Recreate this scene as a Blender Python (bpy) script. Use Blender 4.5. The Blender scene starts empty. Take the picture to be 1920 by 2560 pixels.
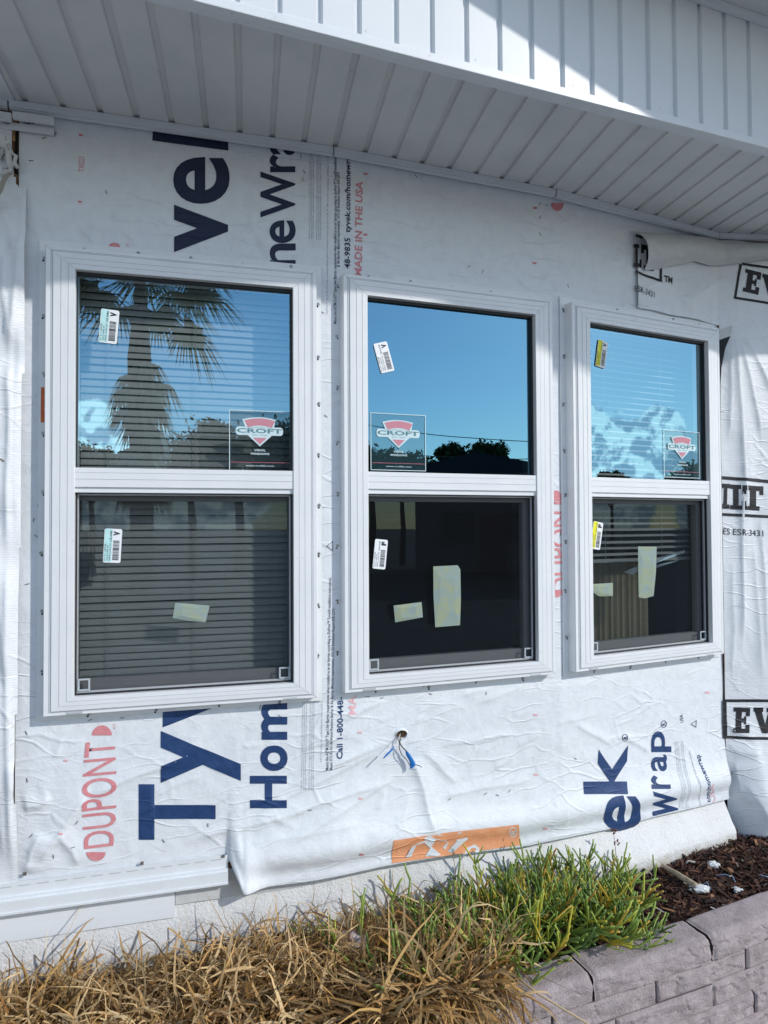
import bpy, bmesh, math, random
import numpy as np
from mathutils import Matrix, Vector
R = math.radians
C = bpy.context.scene.collection
random.seed(7); rng = np.random.default_rng(7)
sc = bpy.context.scene

# ------------------------------------------------------------------ camera, sky, sun, exposure
EYE = 1.6; PITCH = .0215; ROLL = -.0051; FOC = 1700.0
cam_data = bpy.data.cameras.new("camera"); cam = bpy.data.objects.new("camera", cam_data); C.objects.link(cam)
cam_data.sensor_fit = 'HORIZONTAL'; cam_data.sensor_width = 36.0; cam_data.lens = 36.0*FOC/1920.0
cam_data.clip_start = .05; cam_data.clip_end = 2000
cam.matrix_world = Matrix.Translation((0, 0, EYE)) @ Matrix.Rotation(math.pi/2+PITCH, 4, 'X') @ Matrix.Rotation(ROLL, 4, 'Z')
sc.camera = cam
SUN_AZ, SUN_EL = R(63), R(32)          # azimuth from the facade's outward direction (-Y) towards +X
SUN = Vector((math.sin(SUN_AZ)*math.cos(SUN_EL), -math.cos(SUN_AZ)*math.cos(SUN_EL), math.sin(SUN_EL)))
sl = bpy.data.lights.new("sun", 'SUN'); sun = bpy.data.objects.new("sun", sl); C.objects.link(sun)
sl.energy = 2.1; sl.angle = R(1.2); sl.color = (1, .965, .91)
sun.rotation_euler = SUN.to_track_quat('Z', 'Y').to_euler()
world = bpy.data.worlds.new("World"); sc.world = world; world.use_nodes = True
sc.view_settings.view_transform = 'Standard'; sc.view_settings.look = 'None'
sc.view_settings.exposure = .45; sc.view_settings.gamma = 1
sc.cycles.max_bounces = 10; sc.cycles.transparent_max_bounces = 16; sc.cycles.caustics_reflective = False

class NT:
    """small helper to write node trees"""
    def __init__(s, tree): s.t = tree; s.n = tree.nodes; s.l = tree.links
    def add(s, typ, **kw):
        n = s.n.new(typ); ins = kw.pop('ins', {})
        for k, v in kw.items(): setattr(n, k, v)
        for k, v in ins.items():
            if hasattr(v, 'links') or isinstance(v, bpy.types.NodeSocket): s.l.new(v, n.inputs[k])
            else: n.inputs[k].default_value = v
        return n
    def math(s, op, a, b=0, c=0, clamp=False):
        n = s.n.new('ShaderNodeMath'); n.operation = op; n.use_clamp = clamp
        for i, v in enumerate((a, b, c)):
            if isinstance(v, bpy.types.NodeSocket): s.l.new(v, n.inputs[i])
            else: n.inputs[i].default_value = v
        return n.outputs[0]
    def mix(s, f, a, b):
        n = s.n.new('ShaderNodeMix'); n.data_type = 'RGBA'
        for i, v in ((0, f), (6, a), (7, b)):
            if isinstance(v, bpy.types.NodeSocket): s.l.new(v, n.inputs[i])
            elif i == 0: n.inputs[i].default_value = v
            else: n.inputs[i].default_value = (*v, 1)
        return n.outputs[2]
    def noise(s, vec, scale, detail=4, rough=.55, dist=0):
        n = s.n.new('ShaderNodeTexNoise'); n.inputs['Scale'].default_value = scale; n.inputs['Detail'].default_value = detail
        n.inputs['Roughness'].default_value = rough; n.inputs['Distortion'].default_value = dist
        if vec is not None: s.l.new(vec, n.inputs['Vector'])
        return n.outputs['Fac']
    def ramp(s, v, a, b):
        n = s.n.new('ShaderNodeMapRange'); n.interpolation_type = 'SMOOTHSTEP'
        s.l.new(v, n.inputs[0]); n.inputs[1].default_value = a; n.inputs[2].default_value = b
        return n.outputs[0]

def azel(az, el):
    return Vector((math.sin(R(az))*math.cos(R(el)), -math.cos(R(az))*math.cos(R(el)), math.sin(R(el))))
w = NT(world.node_tree)
for n in list(w.n): w.n.remove(n)
sky = w.add('ShaderNodeTexSky', sky_type='NISHITA', sun_disc=False, sun_elevation=SUN_EL, sun_rotation=math.pi-SUN_AZ,
            air_density=1.0, dust_density=.35, ozone_density=1.1)
tc = w.add('ShaderNodeTexCoord')
# cumulus: where the two cloud banks stand (azimuth, elevation, half width, half height) times a billowy noise
cl = None
sep = w.add('ShaderNodeSeparateXYZ', ins={0: tc.outputs['Generated']})
azn = w.math('MULTIPLY', w.math('ARCTAN2', sep.outputs[0], w.math('MULTIPLY', sep.outputs[1], -1)), 57.2958)
eln = w.math('MULTIPLY', w.math('ARCSINE', sep.outputs[2]), 57.2958)
for (a, e, wa, we) in ((70.0, 3.5, 4.6, 7.2), (73.5, 6.5, 3.0, 3.6), (76.5, 2.5, 2.6, 4.2), (65.8, 4.8, 2.3, 4.4), (63.5, 2.5, 2.4, 3.0), (62, 10.5, 3.2, 1.0), (7.5, 3.0, 7.0, 8.0), (15, 2.0, 6, 5.0), (-40, 8, 20, 7), (110, 9, 18, 6), (150, 12, 20, 8)):
    da = w.math('POWER', w.math('DIVIDE', w.math('SUBTRACT', azn, a), wa), 2)
    de = w.math('POWER', w.math('DIVIDE', w.math('SUBTRACT', eln, e), we), 2)
    m = w.math('SUBTRACT', 1.0, w.math('ADD', da, de), clamp=True)
    cl = m if cl is None else w.math('MAXIMUM', cl, m)
bil = w.noise(tc.outputs['Generated'], 26, 9, .56, .15)
puff = w.math('ADD', w.math('MULTIPLY', cl, 1.1), w.math('MULTIPLY', w.math('SUBTRACT', bil, .5), 1.3))
cmask = w.ramp(puff, .31, .45)
shv = w.add('ShaderNodeVectorMath', operation='ADD', ins={0: tc.outputs['Generated'], 1: (-.004, .002, .016)})
bil2 = w.noise(shv.outputs[0], 30, 7, .55, .15); fine_ = w.noise(tc.outputs['Generated'], 30, 7, .55, .15)
shade = w.math('ADD', w.math('MULTIPLY', w.math('SUBTRACT', fine_, bil2), 2.2), .5)
ccol = w.mix(w.ramp(shade, .35, .62), (5.2, 6.2, 7.4), (14, 13.8, 13.2))
skyc = w.mix(w.math('MULTIPLY', cmask, .92), sky.outputs[0], ccol)
bg = w.add('ShaderNodeBackground', ins={'Color': skyc, 'Strength': .15})
w.add('ShaderNodeOutputWorld', ins={'Surface': bg.outputs[0]})

# ------------------------------------------------------------------ photograph geometry: rays and the facade's plan
def ray(px, py):
    u = (px-960)/FOC; v = (1280-py)/FOC
    c, s = math.cos(-ROLL), math.sin(-ROLL)
    u, vd = u*c+v*s, u*s-v*c
    v = -vd
    return Vector((u, math.cos(PITCH)-v*math.sin(PITCH), math.sin(PITCH)+v*math.cos(PITCH)))
def at_z(px, py, z):
    d = ray(px, py); t = (z-EYE)/d.z
    return Vector((d.x*t, d.y*t, z))
def at_plane(px, py, P, n):
    d = ray(px, py); O = Vector((0, 0, EYE)); t = (Vector(P)-O).dot(n)/d.dot(n)
    return O+d*t

PLAN = [(-2.3, 1.79), (-1.14, 2.115), (-.19, 2.376), (.69, 2.694), (1.527, 3.097), (3.4, 3.30)]
PL = np.array(PLAN); SEG = np.diff(PL, axis=0); SL = np.hypot(*SEG.T); DIR = SEG/SL[:, None]
NOR = np.stack([DIR[:, 1], -DIR[:, 0]], 1)
SC = np.concatenate([[0], np.cumsum(SL)])
S0 = SC[2]                                   # s = 0 at the corner between the first two windows
SV = SC-S0
def wall(s, z, off=0.0):
    """facade coordinates (along, up, out) -> world, numpy arrays"""
    s = np.asarray(s, float); z = np.asarray(z, float); off = np.asarray(off, float)+0*s
    k = np.clip(np.searchsorted(SV, s, side='right')-1, 0, len(SL)-1)
    n = NOR[k].copy()
    for j in range(1, len(SL)):              # the outward direction turns smoothly across each corner
        t = np.clip((s-SV[j])/.05*.5+.5, 0, 1)[..., None]
        near = (np.abs(s-SV[j]) < .05)[..., None]
        n = np.where(near, NOR[j-1]*(1-t)+NOR[j]*t, n)
    p = PL[k]+DIR[k]*(s-SV[k])[..., None]+n*off[..., None]
    return np.concatenate([p, (z+0*s)[..., None]], -1)
def px2w(px, py, off=0.0):
    d = ray(px, py)
    best = None
    for k in range(len(SL)):
        P = PL[k]+NOR[k]*off; n = NOR[k]
        den = d.x*n[0]+d.y*n[1]
        if abs(den) < 1e-6: continue
        t = (P[0]*n[0]+P[1]*n[1])/den
        s = (d.x*t-P[0])*DIR[k][0]+(d.y*t-P[1])*DIR[k][1]
        e = max(0, -s, s-SL[k])
        if best is None or e < best[0]-1e-9: best = (e, SV[k]+s, EYE+d.z*t)
    return best[1], best[2]

# ------------------------------------------------------------------ value noise for folds
def vnoise(x, y, seed=0):
    xi = np.floor(x).astype(np.int64); yi = np.floor(y).astype(np.int64); fx = x-xi; fy = y-yi
    def h(a, b):
        v = np.sin(a*127.1+b*311.7+seed*74.7)*43758.5453
        return v-np.floor(v)
    fx = fx*fx*(3-2*fx); fy = fy*fy*(3-2*fy)
    return (h(xi, yi)*(1-fx)+h(xi+1, yi)*fx)*(1-fy)+(h(xi, yi+1)*(1-fx)+h(xi+1, yi+1)*fx)*fy
def fbm(x, y, seed=0, o=4):
    v = 0; a = .5; 
    for i in range(o): v = v+a*vnoise(x*2**i, y*2**i, seed+i*13); a *= .5
    return v
def smooth(x, a, b):
    t = np.clip((x-a)/(b-a), 0, 1); return t*t*(3-2*t)

# ------------------------------------------------------------------ materials
def mat(name, col, rough=.6, spec=.5, bump=None, var=None, metal=0, attr=None, alpha=None, rvar=None, sub=0):
    """bump = (scale, strength, distance, detail); var = (scale, colour2, amount)"""
    m = bpy.data.materials.new(name); m.use_nodes = True
    t = NT(m.node_tree); b = t.n['Principled BSDF']
    b.inputs['Roughness'].default_value = rough; b.inputs['Metallic'].default_value = metal
    b.inputs['Specular IOR Level'].default_value = spec
    geo = t.add('ShaderNodeNewGeometry')
    P = geo.outputs['Position']
    colv = None
    if attr:
        at = t.add('ShaderNodeAttribute', attribute_name=attr); colv = at.outputs['Color']
    if var:
        f = t.ramp(t.noise(P, var[0], 5, .6), .35, .7); f = t.math('MULTIPLY', f, var[2])
        colv = t.mix(f, colv if colv else col, var[1])
    if colv: t.l.new(colv, b.inputs['Base Color'])
    else: b.inputs['Base Color'].default_value = (*col, 1)
    if rvar: t.l.new(t.math('ADD', rough, t.math('MULTIPLY', t.noise(P, rvar[0]), rvar[1])), b.inputs['Roughness'])
    if bump:
        h = t.noise(P, bump[0], bump[3] if len(bump) > 3 else 4, .6)
        bn = t.add('ShaderNodeBump', ins={'Strength': bump[1], 'Distance': bump[2], 'Height': h})
        t.l.new(bn.outputs[0], b.inputs['Normal'])
    if alpha is not None: b.inputs['Alpha'].default_value = alpha
    return m

def wrap_material(name, col, weave=0.0, fine=1.0, rough=.55, col2=None):
    """spun plastic house wrap; the same creasing is used for sheet and ink"""
    m = bpy.data.materials.new(name); m.use_nodes = True
    t = NT(m.node_tree); b = t.n['Principled BSDF']
    P = t.add('ShaderNodeNewGeometry').outputs['Position']
    b.inputs['Roughness'].default_value = rough; b.inputs['Specular IOR Level'].default_value = .35
    big = t.noise(P, 4.0, 3, .5)
    blotch = t.noise(P, 28, 5, .6)
    c = t.mix(t.math('MULTIPLY', t.ramp(blotch, .4, .7), .5), col, col2 or tuple(x*.88 for x in col))
    t.l.new(c, b.inputs['Base Color'])
    # crumple: warped voronoi ridges, faded in and out by a slow noise
    w1 = t.add('ShaderNodeTexNoise', ins={'Vector': P, 'Scale': 3.0, 'Detail': 3.0})
    warp = t.add('ShaderNodeVectorMath', operation='MULTIPLY_ADD', ins={0: w1.outputs['Color'], 1: (.16, .16, .16), 2: P})
    mp = t.add('ShaderNodeMapping', ins={'Vector': warp.outputs[0], 'Rotation': (0, R(28), R(-18)), 'Scale': (.8, .8, 2.8)})
    vo = t.add('ShaderNodeTexVoronoi', feature='DISTANCE_TO_EDGE', ins={'Vector': mp.outputs[0], 'Scale': 5.5})
    vo2 = t.add('ShaderNodeTexVoronoi', feature='DISTANCE_TO_EDGE', ins={'Vector': mp.outputs[0], 'Scale': 12.0})
    ridge = t.math('MULTIPLY', t.math('SUBTRACT', 1, t.ramp(vo.outputs[0], 0, .065)), t.ramp(big, .42, .66))
    ridge2 = t.math('MULTIPLY', t.math('SUBTRACT', 1, t.ramp(vo2.outputs[0], 0, .10)), t.ramp(t.noise(P, 5.5, 2), .42, .7))
    h = t.math('ADD', t.math('MULTIPLY', ridge, .0021), t.math('MULTIPLY', ridge2, .0005))
    h = t.math('ADD', h, t.math('MULTIPLY', t.noise(warp.outputs[0], 22, 6, .62), .0036*fine))
    h = t.math('ADD', h, t.math('MULTIPLY', t.noise(P, 420, 2, .5), .0003*fine))
    if weave:
        wv = t.add('ShaderNodeTexWave', bands_direction='Z', ins={'Vector': P, 'Scale': 42.0, 'Distortion': 1.5, 'Detail': 1.0})
        h = t.math('ADD', h, t.math('MULTIPLY', wv.outputs['Fac'], weave))
    bn = t.add('ShaderNodeBump', ins={'Strength': .85, 'Distance': 1.0, 'Height': h})
    t.l.new(bn.outputs[0], b.inputs['Normal'])
    return m

def glass_material(name, tint, refl, rcol, rough=0.0, fres=True):
    m = bpy.data.materials.new(name); m.use_nodes = True
    t = NT(m.node_tree); t.n.clear()
    out = t.add('ShaderNodeOutputMaterial')
    tr = t.add('ShaderNodeBsdfTransparent', ins={'Color': (*tint, 1)})
    P = t.add('ShaderNodeNewGeometry').outputs['Position']
    bn = t.add('ShaderNodeBump', ins={'Strength': .05, 'Distance': .006, 'Height': t.noise(P, 2.6, 1, .4)})
    gl = t.add('ShaderNodeBsdfGlossy', ins={'Color': (*rcol, 1), 'Roughness': rough, 'Normal': bn.outputs[0]})
    mx = t.add('ShaderNodeMixShader', ins={0: refl, 1: tr.outputs[0], 2: gl.outputs[0]})
    t.l.new(mx.outputs[0], out.inputs['Surface'])
    return m
def veil_material(name, col, opacity, weave=0, patch=None):
    """thin partly see-through sheet (insect screen, film sticker)"""
    m = bpy.data.materials.new(name); m.use_nodes = True
    t = NT(m.node_tree); t.n.clear()
    out = t.add('ShaderNodeOutputMaterial')
    tr = t.add('ShaderNodeBsdfTransparent')
    P = t.add('ShaderNodeNewGeometry').outputs['Position']
    df = t.add('ShaderNodeBsdfDiffuse', ins={'Color': (*col, 1)})
    f = opacity
    if patch: t.l.new(t.mix(t.ramp(t.noise(P, 22, 4, .6, .8), .38, .62), col, patch), df.inputs['Color'])
    if weave:
        st = t.add('ShaderNodeMapping', ins={'Vector': P, 'Scale': (9, 9, 240)})
        f = t.math('ADD', opacity, t.math('MULTIPLY', t.math('SUBTRACT', t.noise(st.outputs[0], 1.0, 3, .7), .5), weave))
    mx = t.add('ShaderNodeMixShader', ins={0: f, 1: tr.outputs[0], 2: df.outputs[0]})
    t.l.new(mx.outputs[0], out.inputs['Surface'])
    return m

WRAPC = (.69, .722, .755)
M = {
 'wrap': wrap_material('white_spun_wrap', WRAPC),
 'woven': wrap_material('white_woven_wrap', (.70, .725, .755), weave=.0003, fine=.7, rough=.42),
 'wrapback': wrap_material('wrap_back', (.56, .57, .57), fine=.5),
 'navy': wrap_material('navy_ink', (.013, .042, .13), col2=(.022, .065, .18)),
 'navy_dark': wrap_material('dark_navy_ink', (.011, .018, .05), col2=(.016, .026, .065)),
 'ink': wrap_material('small_print_ink', (.02, .035, .07)),
 'greyink': wrap_material('faint_print_ink', (.22, .25, .31)),
 'red': wrap_material('red_ink', (.60, .22, .24), col2=(.68, .33, .34)),
 'palered': wrap_material('faded_red_ink', (.74, .42, .44), col2=(.76, .5, .52)),
 'blackink': wrap_material('black_ink', (.012, .012, .016), weave=.0003, col2=(.03, .03, .035)),
 'orangeink': wrap_material('orange_ink', (.76, .33, .16), col2=(.80, .42, .25)),
 'vinyl': mat('white_vinyl', (.735, .75, .765), .38, .45, bump=(55, .05, .002), var=(9, (.64, .67, .70), .35)),
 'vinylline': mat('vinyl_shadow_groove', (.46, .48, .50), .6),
 'soffit': mat('painted_soffit', (.64, .65, .645), .5, .4, bump=(260, .25, .0006, 2), var=(5, (.52, .54, .56), .5)),
 'siding': mat('painted_siding', (.67, .70, .72), .42, .4, bump=(30, .06, .002), var=(4, (.62, .65, .69), .5)),
 'trim': mat('white_trim', (.68, .71, .735), .4, .45, var=(12, (.62, .64, .66), .45)),
 'dark': mat('dark_void', (.012, .013, .014), .9, .1),
 'gasket': mat('black_gasket', (.012, .013, .016), .5),
 'room': mat('dim_room', (.055, .055, .058), .9, .1),
 'blind': mat('blind_vinyl', (.66, .68, .68), .45, .4),
 'blindcord': mat('blind_cord', (.55, .56, .55), .7),
 'curtain': mat('beige_fabric', (.50, .44, .31), .85, .1, bump=(300, .3, .001)),
 'screenframe': mat('screen_frame', (.40, .42, .44), .4, .5),
 'steel': mat('screw_steel', (.36, .37, .38), .35, .5, metal=.9),
 'wood': mat('bare_wood', (.20, .11, .055), .8, .2, bump=(40, .5, .004), var=(35, (.42, .25, .12), .8)),
 'stucco': mat('painted_stucco', (.72, .73, .725), .8, .25, bump=(130, .75, .006, 6), var=(14, (.60, .60, .58), .4)),
 'board': mat('painted_board', (.72, .75, .78), .5, .3),
 'white': mat('label_white', (.80, .82, .84), .5),
 'cyanlab': mat('label_cyan', (.42, .72, .72), .5, var=(120, (.6, .82, .82), .8)),
 'yellowlab': mat('label_yellow', (.78, .74, .02), .5),
 'black': mat('label_black', (.015, .015, .018), .5),
 'orangelab': mat('flashing_orange', (.62, .13, .02), .5, var=(60, (.3, .05, .01), .6)),
 'tapeblue': mat('blue_tape', (.01, .17, .52), .32, .6, bump=(80, .6, .004)),
 'wire': mat('black_wire', (.015, .013, .012), .4),
 'wirewhite': mat('white_wire', (.6, .62, .66), .4),
 'strap': mat('grey_strap', (.30, .28, .23), .6),
 'tapepaper': veil_material('frosted_paper', (.42, .48, .33), .70, patch=(.36, .46, .44)),
 'decalwhite': veil_material('decal_white', (.72, .88, .92), .80),
 'decalred': veil_material('decal_red', (.70, .24, .30), .66),
 'decalgrey': veil_material('decal_grey', (.10, .24, .28), .72),
 'decaldark': veil_material('decal_dark_film', (.015, .03, .035), .30),
 'decalclear': veil_material('decal_clear_film', (.10, .22, .26), .16),
 'screen': veil_material('insect_screen', (.010, .011, .013), .50, weave=.2),
 'tab': veil_material('clear_pull_tab', (.60, .66, .70), .55),
 'film': veil_material('clear_plastic', (.55, .75, .85), .35),
}
# wood-grain lap board: fine horizontal embossing
def _grime():
    m = M['stucco']; t = NT(m.node_tree); b = t.n['Principled BSDF']; src = b.inputs['Base Color'].links[0].from_socket
    P = t.add('ShaderNodeNewGeometry').outputs['Position']; sp = t.add('ShaderNodeSeparateXYZ', ins={0: P})
    hgt = t.math('ADD', sp.outputs[2], t.math('MULTIPLY', t.noise(P, 18, 6, .65), -.11))
    f = t.math('SUBTRACT', 1, t.ramp(hgt, .135, .20)); f2 = t.math('MULTIPLY', t.ramp(t.noise(P, 90, 4, .7), .60, .72), .55)
    c = t.mix(t.math('MULTIPLY', f, .75), src, (.30, .25, .15)); c = t.mix(f2, c, (.34, .33, .30)); t.l.new(c, b.inputs['Base Color'])
def _smudge(key, col, sc_, lo_, hi_, amt):
    m = M[key]; t = NT(m.node_tree); b = t.n['Principled BSDF']; src = b.inputs['Base Color'].links[0].from_socket
    P = t.add('ShaderNodeNewGeometry').outputs['Position']
    f = t.math('MULTIPLY', t.math('MULTIPLY', t.ramp(t.noise(P, sc_, 8, .7), lo_, hi_), t.ramp(t.noise(P, 3, 2), .42, .62)), amt)
    t.l.new(t.mix(f, src, col), b.inputs['Base Color'])
_grime(); _smudge('vinyl', (.36, .35, .33), 60, .60, .74, .6); _smudge('soffit', (.30, .31, .32), 26, .62, .74, .55); _smudge('siding', (.42, .43, .44), 34, .62, .74, .5); _smudge('trim', (.40, .40, .39), 45, .58, .72, .6); _smudge('wrap', (.50, .50, .50), 24, .60, .72, .5)
def _board():
    m = M['board']; t = NT(m.node_tree)
    P = t.add('ShaderNodeNewGeometry').outputs['Position']
    st = t.add('ShaderNodeMapping', ins={'Vector': P, 'Scale': (5, 5, 150)})
    bn = t.add('ShaderNodeBump', ins={'Strength': .35, 'Distance': .002, 'Height': t.noise(st.outputs[0], 1, 4, .6, .6)})
    t.l.new(bn.outputs[0], t.n['Principled BSDF'].inputs['Normal'])
_board()
M['glass_a'] = glass_material('upper_glass', (.82, .86, .86), .47, (.265, .54, .70))
M['glass_b'] = glass_material('upper_glass_clear', (.28, .30, .31), .52, (.21, .455, .61))
M['glass_lo'] = glass_material('lower_glass', (.85, .9, .9), .14, (.5, .75, .85))

# ------------------------------------------------------------------ mesh building
def prop(o, label=None, cat=None, group=None, kind=None):
    for k, v in (('label', label), ('category', cat), ('group', group), ('kind', kind)):
        if v: o[k] = v
    return o
def empty(name, loc=(0, 0, 0), parent=None, rz=0):
    o = bpy.data.objects.new(name, None); C.objects.link(o); o.location = loc; o.rotation_euler = (0, 0, rz)
    o.empty_display_size = .1
    if parent: o.parent = parent
    return o
def mesh_np(name, V, F, mats, idx=None, parent=None, smooth_=False, col=None):
    me = bpy.data.meshes.new(name); V = np.asarray(V, np.float32).reshape(-1, 3)
    F = np.asarray(F, np.int32); k = F.shape[1]
    me.vertices.add(len(V)); me.vertices.foreach_set('co', V.ravel())
    me.loops.add(F.size); me.loops.foreach_set('vertex_index', F.ravel())
    me.polygons.add(len(F)); me.polygons.foreach_set('loop_start', np.arange(0, F.size, k, dtype=np.int32))
    me.polygons.foreach_set('loop_total', np.full(len(F), k, np.int32))
    for m in mats: me.materials.append(m)
    if idx is not None: me.polygons.foreach_set('material_index', np.asarray(idx, np.int32))
    me.polygons.foreach_set('use_smooth', np.full(len(F), smooth_, bool))
    if col is not None:
        a = me.color_attributes.new('tone', 'FLOAT_COLOR', 'POINT')
        a.data.foreach_set('color', np.concatenate([col, np.ones((len(V), 1))], 1).astype(np.float32).ravel())
    me.update(calc_edges=True); me.validate()
    o = bpy.data.objects.new(name, me); C.objects.link(o)
    if parent: o.parent = parent
    return o
class MB:
    def __init__(s): s.v = []; s.f = []; s.m = []; s.mats = []
    def mi(s, m):
        if m not in s.mats: s.mats.append(m)
        return s.mats.index(m)
    def add(s, vs, fs, m):
        k = len(s.v); s.v += [tuple(v) for v in vs]; i = s.mi(m)
        for f in fs: s.f.append([k+j for j in f]); s.m.append(i)
    def box(s, x0, x1, y0, y1, z0, z1, m):
        v = [(x, y, z) for x in (x0, x1) for y in (y0, y1) for z in (z0, z1)]
        s.add(v, [(0, 1, 3, 2), (4, 6, 7, 5), (0, 4, 5, 1), (2, 3, 7, 6), (0, 2, 6, 4), (1, 5, 7, 3)], m)
    def poly(s, pts, m): s.add(pts, [list(range(len(pts)))], m)
    def hexa(s, a, b, m):
        """two quads a and b (each 4 points) joined into a solid"""
        s.add(list(a)+list(b), [(3, 2, 1, 0), (4, 5, 6, 7), (0, 1, 5, 4), (1, 2, 6, 5), (2, 3, 7, 6), (3, 0, 4, 7)], m)
    def tube(s, pts, rad, m, n=8, cap=True):
        pts = [Vector(p) for p in pts]; k = len(pts); vs = []; up = Vector((.31, .17, .93)).normalized()
        for i, p in enumerate(pts):
            d = (pts[min(i+1, k-1)]-pts[max(i-1, 0)]); d = d.normalized() if d.length > 1e-9 else Vector((0, 0, 1))
            a = d.cross(up); a = a.normalized() if a.length > .05 else d.cross(Vector((1, 0, 0))).normalized(); b = d.cross(a)
            r = rad[i] if hasattr(rad, '__len__') else rad
            for j in range(n):
                t = 2*math.pi*j/n; vs.append(p+a*math.cos(t)*r+b*math.sin(t)*r)
        fs = [(i*n+j, i*n+(j+1) % n, (i+1)*n+(j+1) % n, (i+1)*n+j) for i in range(k-1) for j in range(n)]
        if cap: fs += [list(range(n))[::-1], [(k-1)*n+j for j in range(n)]]
        s.add(vs, fs, m)
    def build(s, name, parent=None, smooth_=False, bevel=0):
        me = bpy.data.meshes.new(name); me.from_pydata(s.v, [], s.f)
        for m in s.mats: me.materials.append(m)
        me.polygons.foreach_set('material_index', s.m)
        if smooth_: me.polygons.foreach_set('use_smooth', [True]*len(s.f))
        me.update()
        o = bpy.data.objects.new(name, me); C.objects.link(o)
        if parent: o.parent = parent
        if bevel:
            b = o.modifiers.new('edge', 'BEVEL'); b.width = bevel; b.segments = 2; b.limit_method = 'ANGLE'
        return o

# ------------------------------------------------------------------ lettering (built-in font turned into flat faces)
_tc = {}
def glyphs(txt, bold=0.0, res=4, space=1.0):
    key = (txt, bold, res, space)
    if key in _tc: return _tc[key]
    cu = bpy.data.curves.new('t', 'FONT'); cu.body = txt; cu.offset = bold; cu.resolution_u = res; cu.fill_mode = 'FRONT'
    cu.space_character = space
    ob = bpy.data.objects.new('t', cu); C.objects.link(ob)
    dg = bpy.context.evaluated_depsgraph_get(); me = bpy.data.meshes.new_from_object(ob.evaluated_get(dg))
    v = np.array([q.co[:2] for q in me.vertices]); f = [list(p.vertices) for p in me.polygons]
    bpy.data.objects.remove(ob); bpy.data.curves.remove(cu); bpy.data.meshes.remove(me)
    _tc[key] = (v, f)
    return v, f
CAP = {}
def capheight(bold):
    if bold not in CAP:
        v, _ = glyphs('H', bold); CAP[bold] = (v[:, 1].min(), v[:, 1].max())
    return CAP[bold]

def conform(name, polys, material, surf, parent, off=.0015, cell=.016):
    """polys: list of (verts (s,z), faces). Cut into small cells and laid on a sheet's own folds."""
    bm = bmesh.new()
    for V, F in polys:
        vs = [bm.verts.new((a, b, 0)) for a, b in V]
        for f in F:
            if len(set(f)) > 2:
                try: bm.faces.new([vs[i] for i in f])
                except ValueError: pass
    if cell:
        xs = [v.co.x for v in bm.verts]; ys = [v.co.y for v in bm.verts]
        for ax, lo, hi in ((0, min(xs), max(xs)), (1, min(ys), max(ys))):
            k = math.floor(lo/cell)+1
            while k*cell < hi:
                co = (k*cell, 0, 0) if ax == 0 else (0, k*cell, 0); no = (1, 0, 0) if ax == 0 else (0, 1, 0)
                bmesh.ops.bisect_plane(bm, geom=bm.verts[:]+bm.edges[:]+bm.faces[:], plane_co=co, plane_no=no, dist=1e-6)
                k += 1
    P = np.array([v.co[:2] for v in bm.verts])
    W = wall(P[:, 0], P[:, 1], surf(P[:, 0], P[:, 1])+off)
    for v, q in zip(bm.verts, W): v.co = q
    me = bpy.data.meshes.new(name); bm.to_mesh(me); bm.free(); me.materials.append(material)
    me.polygons.foreach_set('use_smooth', [True]*len(me.polygons))
    o = bpy.data.objects.new(name, me); C.objects.link(o); o.parent = parent
    return o
def sheet_pt(px, py, surf, it=3):
    o = 0.0
    for _ in range(it):
        s, z = px2w(px, py, o); o = float(surf(np.array([s]), np.array([z]))[0])
    return px2w(px, py, o)
def glyph_box(ch, x0, x1, ytop, ybot, surf, bold=.02):
    """one upright-reading-sideways letter fitted to a box of the photograph (x0 = cap side, x1 = baseline side)"""
    v, f = glyphs(ch, bold, 6); a = v.min(0); b = v.max(0); q = (v-a)/(b-a)
    c = [np.array(sheet_pt(x, y, surf)) for x, y in ((x1, ybot), (x1, ytop), (x0, ybot), (x0, ytop))]
    u = q[:, 0:1]; t = q[:, 1:2]
    return ((c[0]*(1-u)+c[1]*u)*(1-t)+(c[2]*(1-u)+c[3]*u)*t, f)
def line_text(txt, p0, p1, capw, surf, bold=.0, res=2, bulge=0):
    """string along the sheet from p0 to p1 (pixels of baseline), capw = cap height in pixels to the left of the baseline"""
    v, f = glyphs(txt, bold, res); lo, hi = capheight(bold)
    a = np.array(sheet_pt(*p0, surf)); b = np.array(sheet_pt(*p1, surf))
    d = (b-a); L = np.linalg.norm(d); d /= L; n = np.array([-d[1], d[0]])
    c = np.array(sheet_pt(p0[0]-capw, p0[1], surf)); h = abs((c-a)@n)
    u = (v[:, 0]-v[:, 0].min())/(v[:, 0].max()-v[:, 0].min())
    t = (v[:, 1]-lo)/(hi-lo)
    if bulge: t = .5+(t-.5)*(1-bulge*(2*u-1)**2)
    return (a+d*(u*L)[:, None]+n*(t*h)[:, None], f)
def quad(pts, surf): return (np.array([sheet_pt(*p, surf) for p in pts]), [list(range(len(pts)))])
def disc_half(cx, cy, rx, ry, surf, a0=0, a1=360, n=20):
    return quad([(cx+rx*math.cos(R(a0+(a1-a0)*i/n)), cy+ry*math.sin(R(a0+(a1-a0)*i/n))) for i in range(n+1)], surf)
def ring(cx, cy, rx, ry, th, surf, n=24):
    o = [sheet_pt(cx+rx*math.cos(2*math.pi*i/n), cy+ry*math.sin(2*math.pi*i/n), surf) for i in range(n)]
    k = [sheet_pt(cx+(rx-th)*math.cos(2*math.pi*i/n), cy+(ry-th)*math.sin(2*math.pi*i/n), surf) for i in range(n)]
    return (np.array(o+k), [[i, (i+1) % n, n+(i+1) % n, n+i] for i in range(n)])
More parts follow.
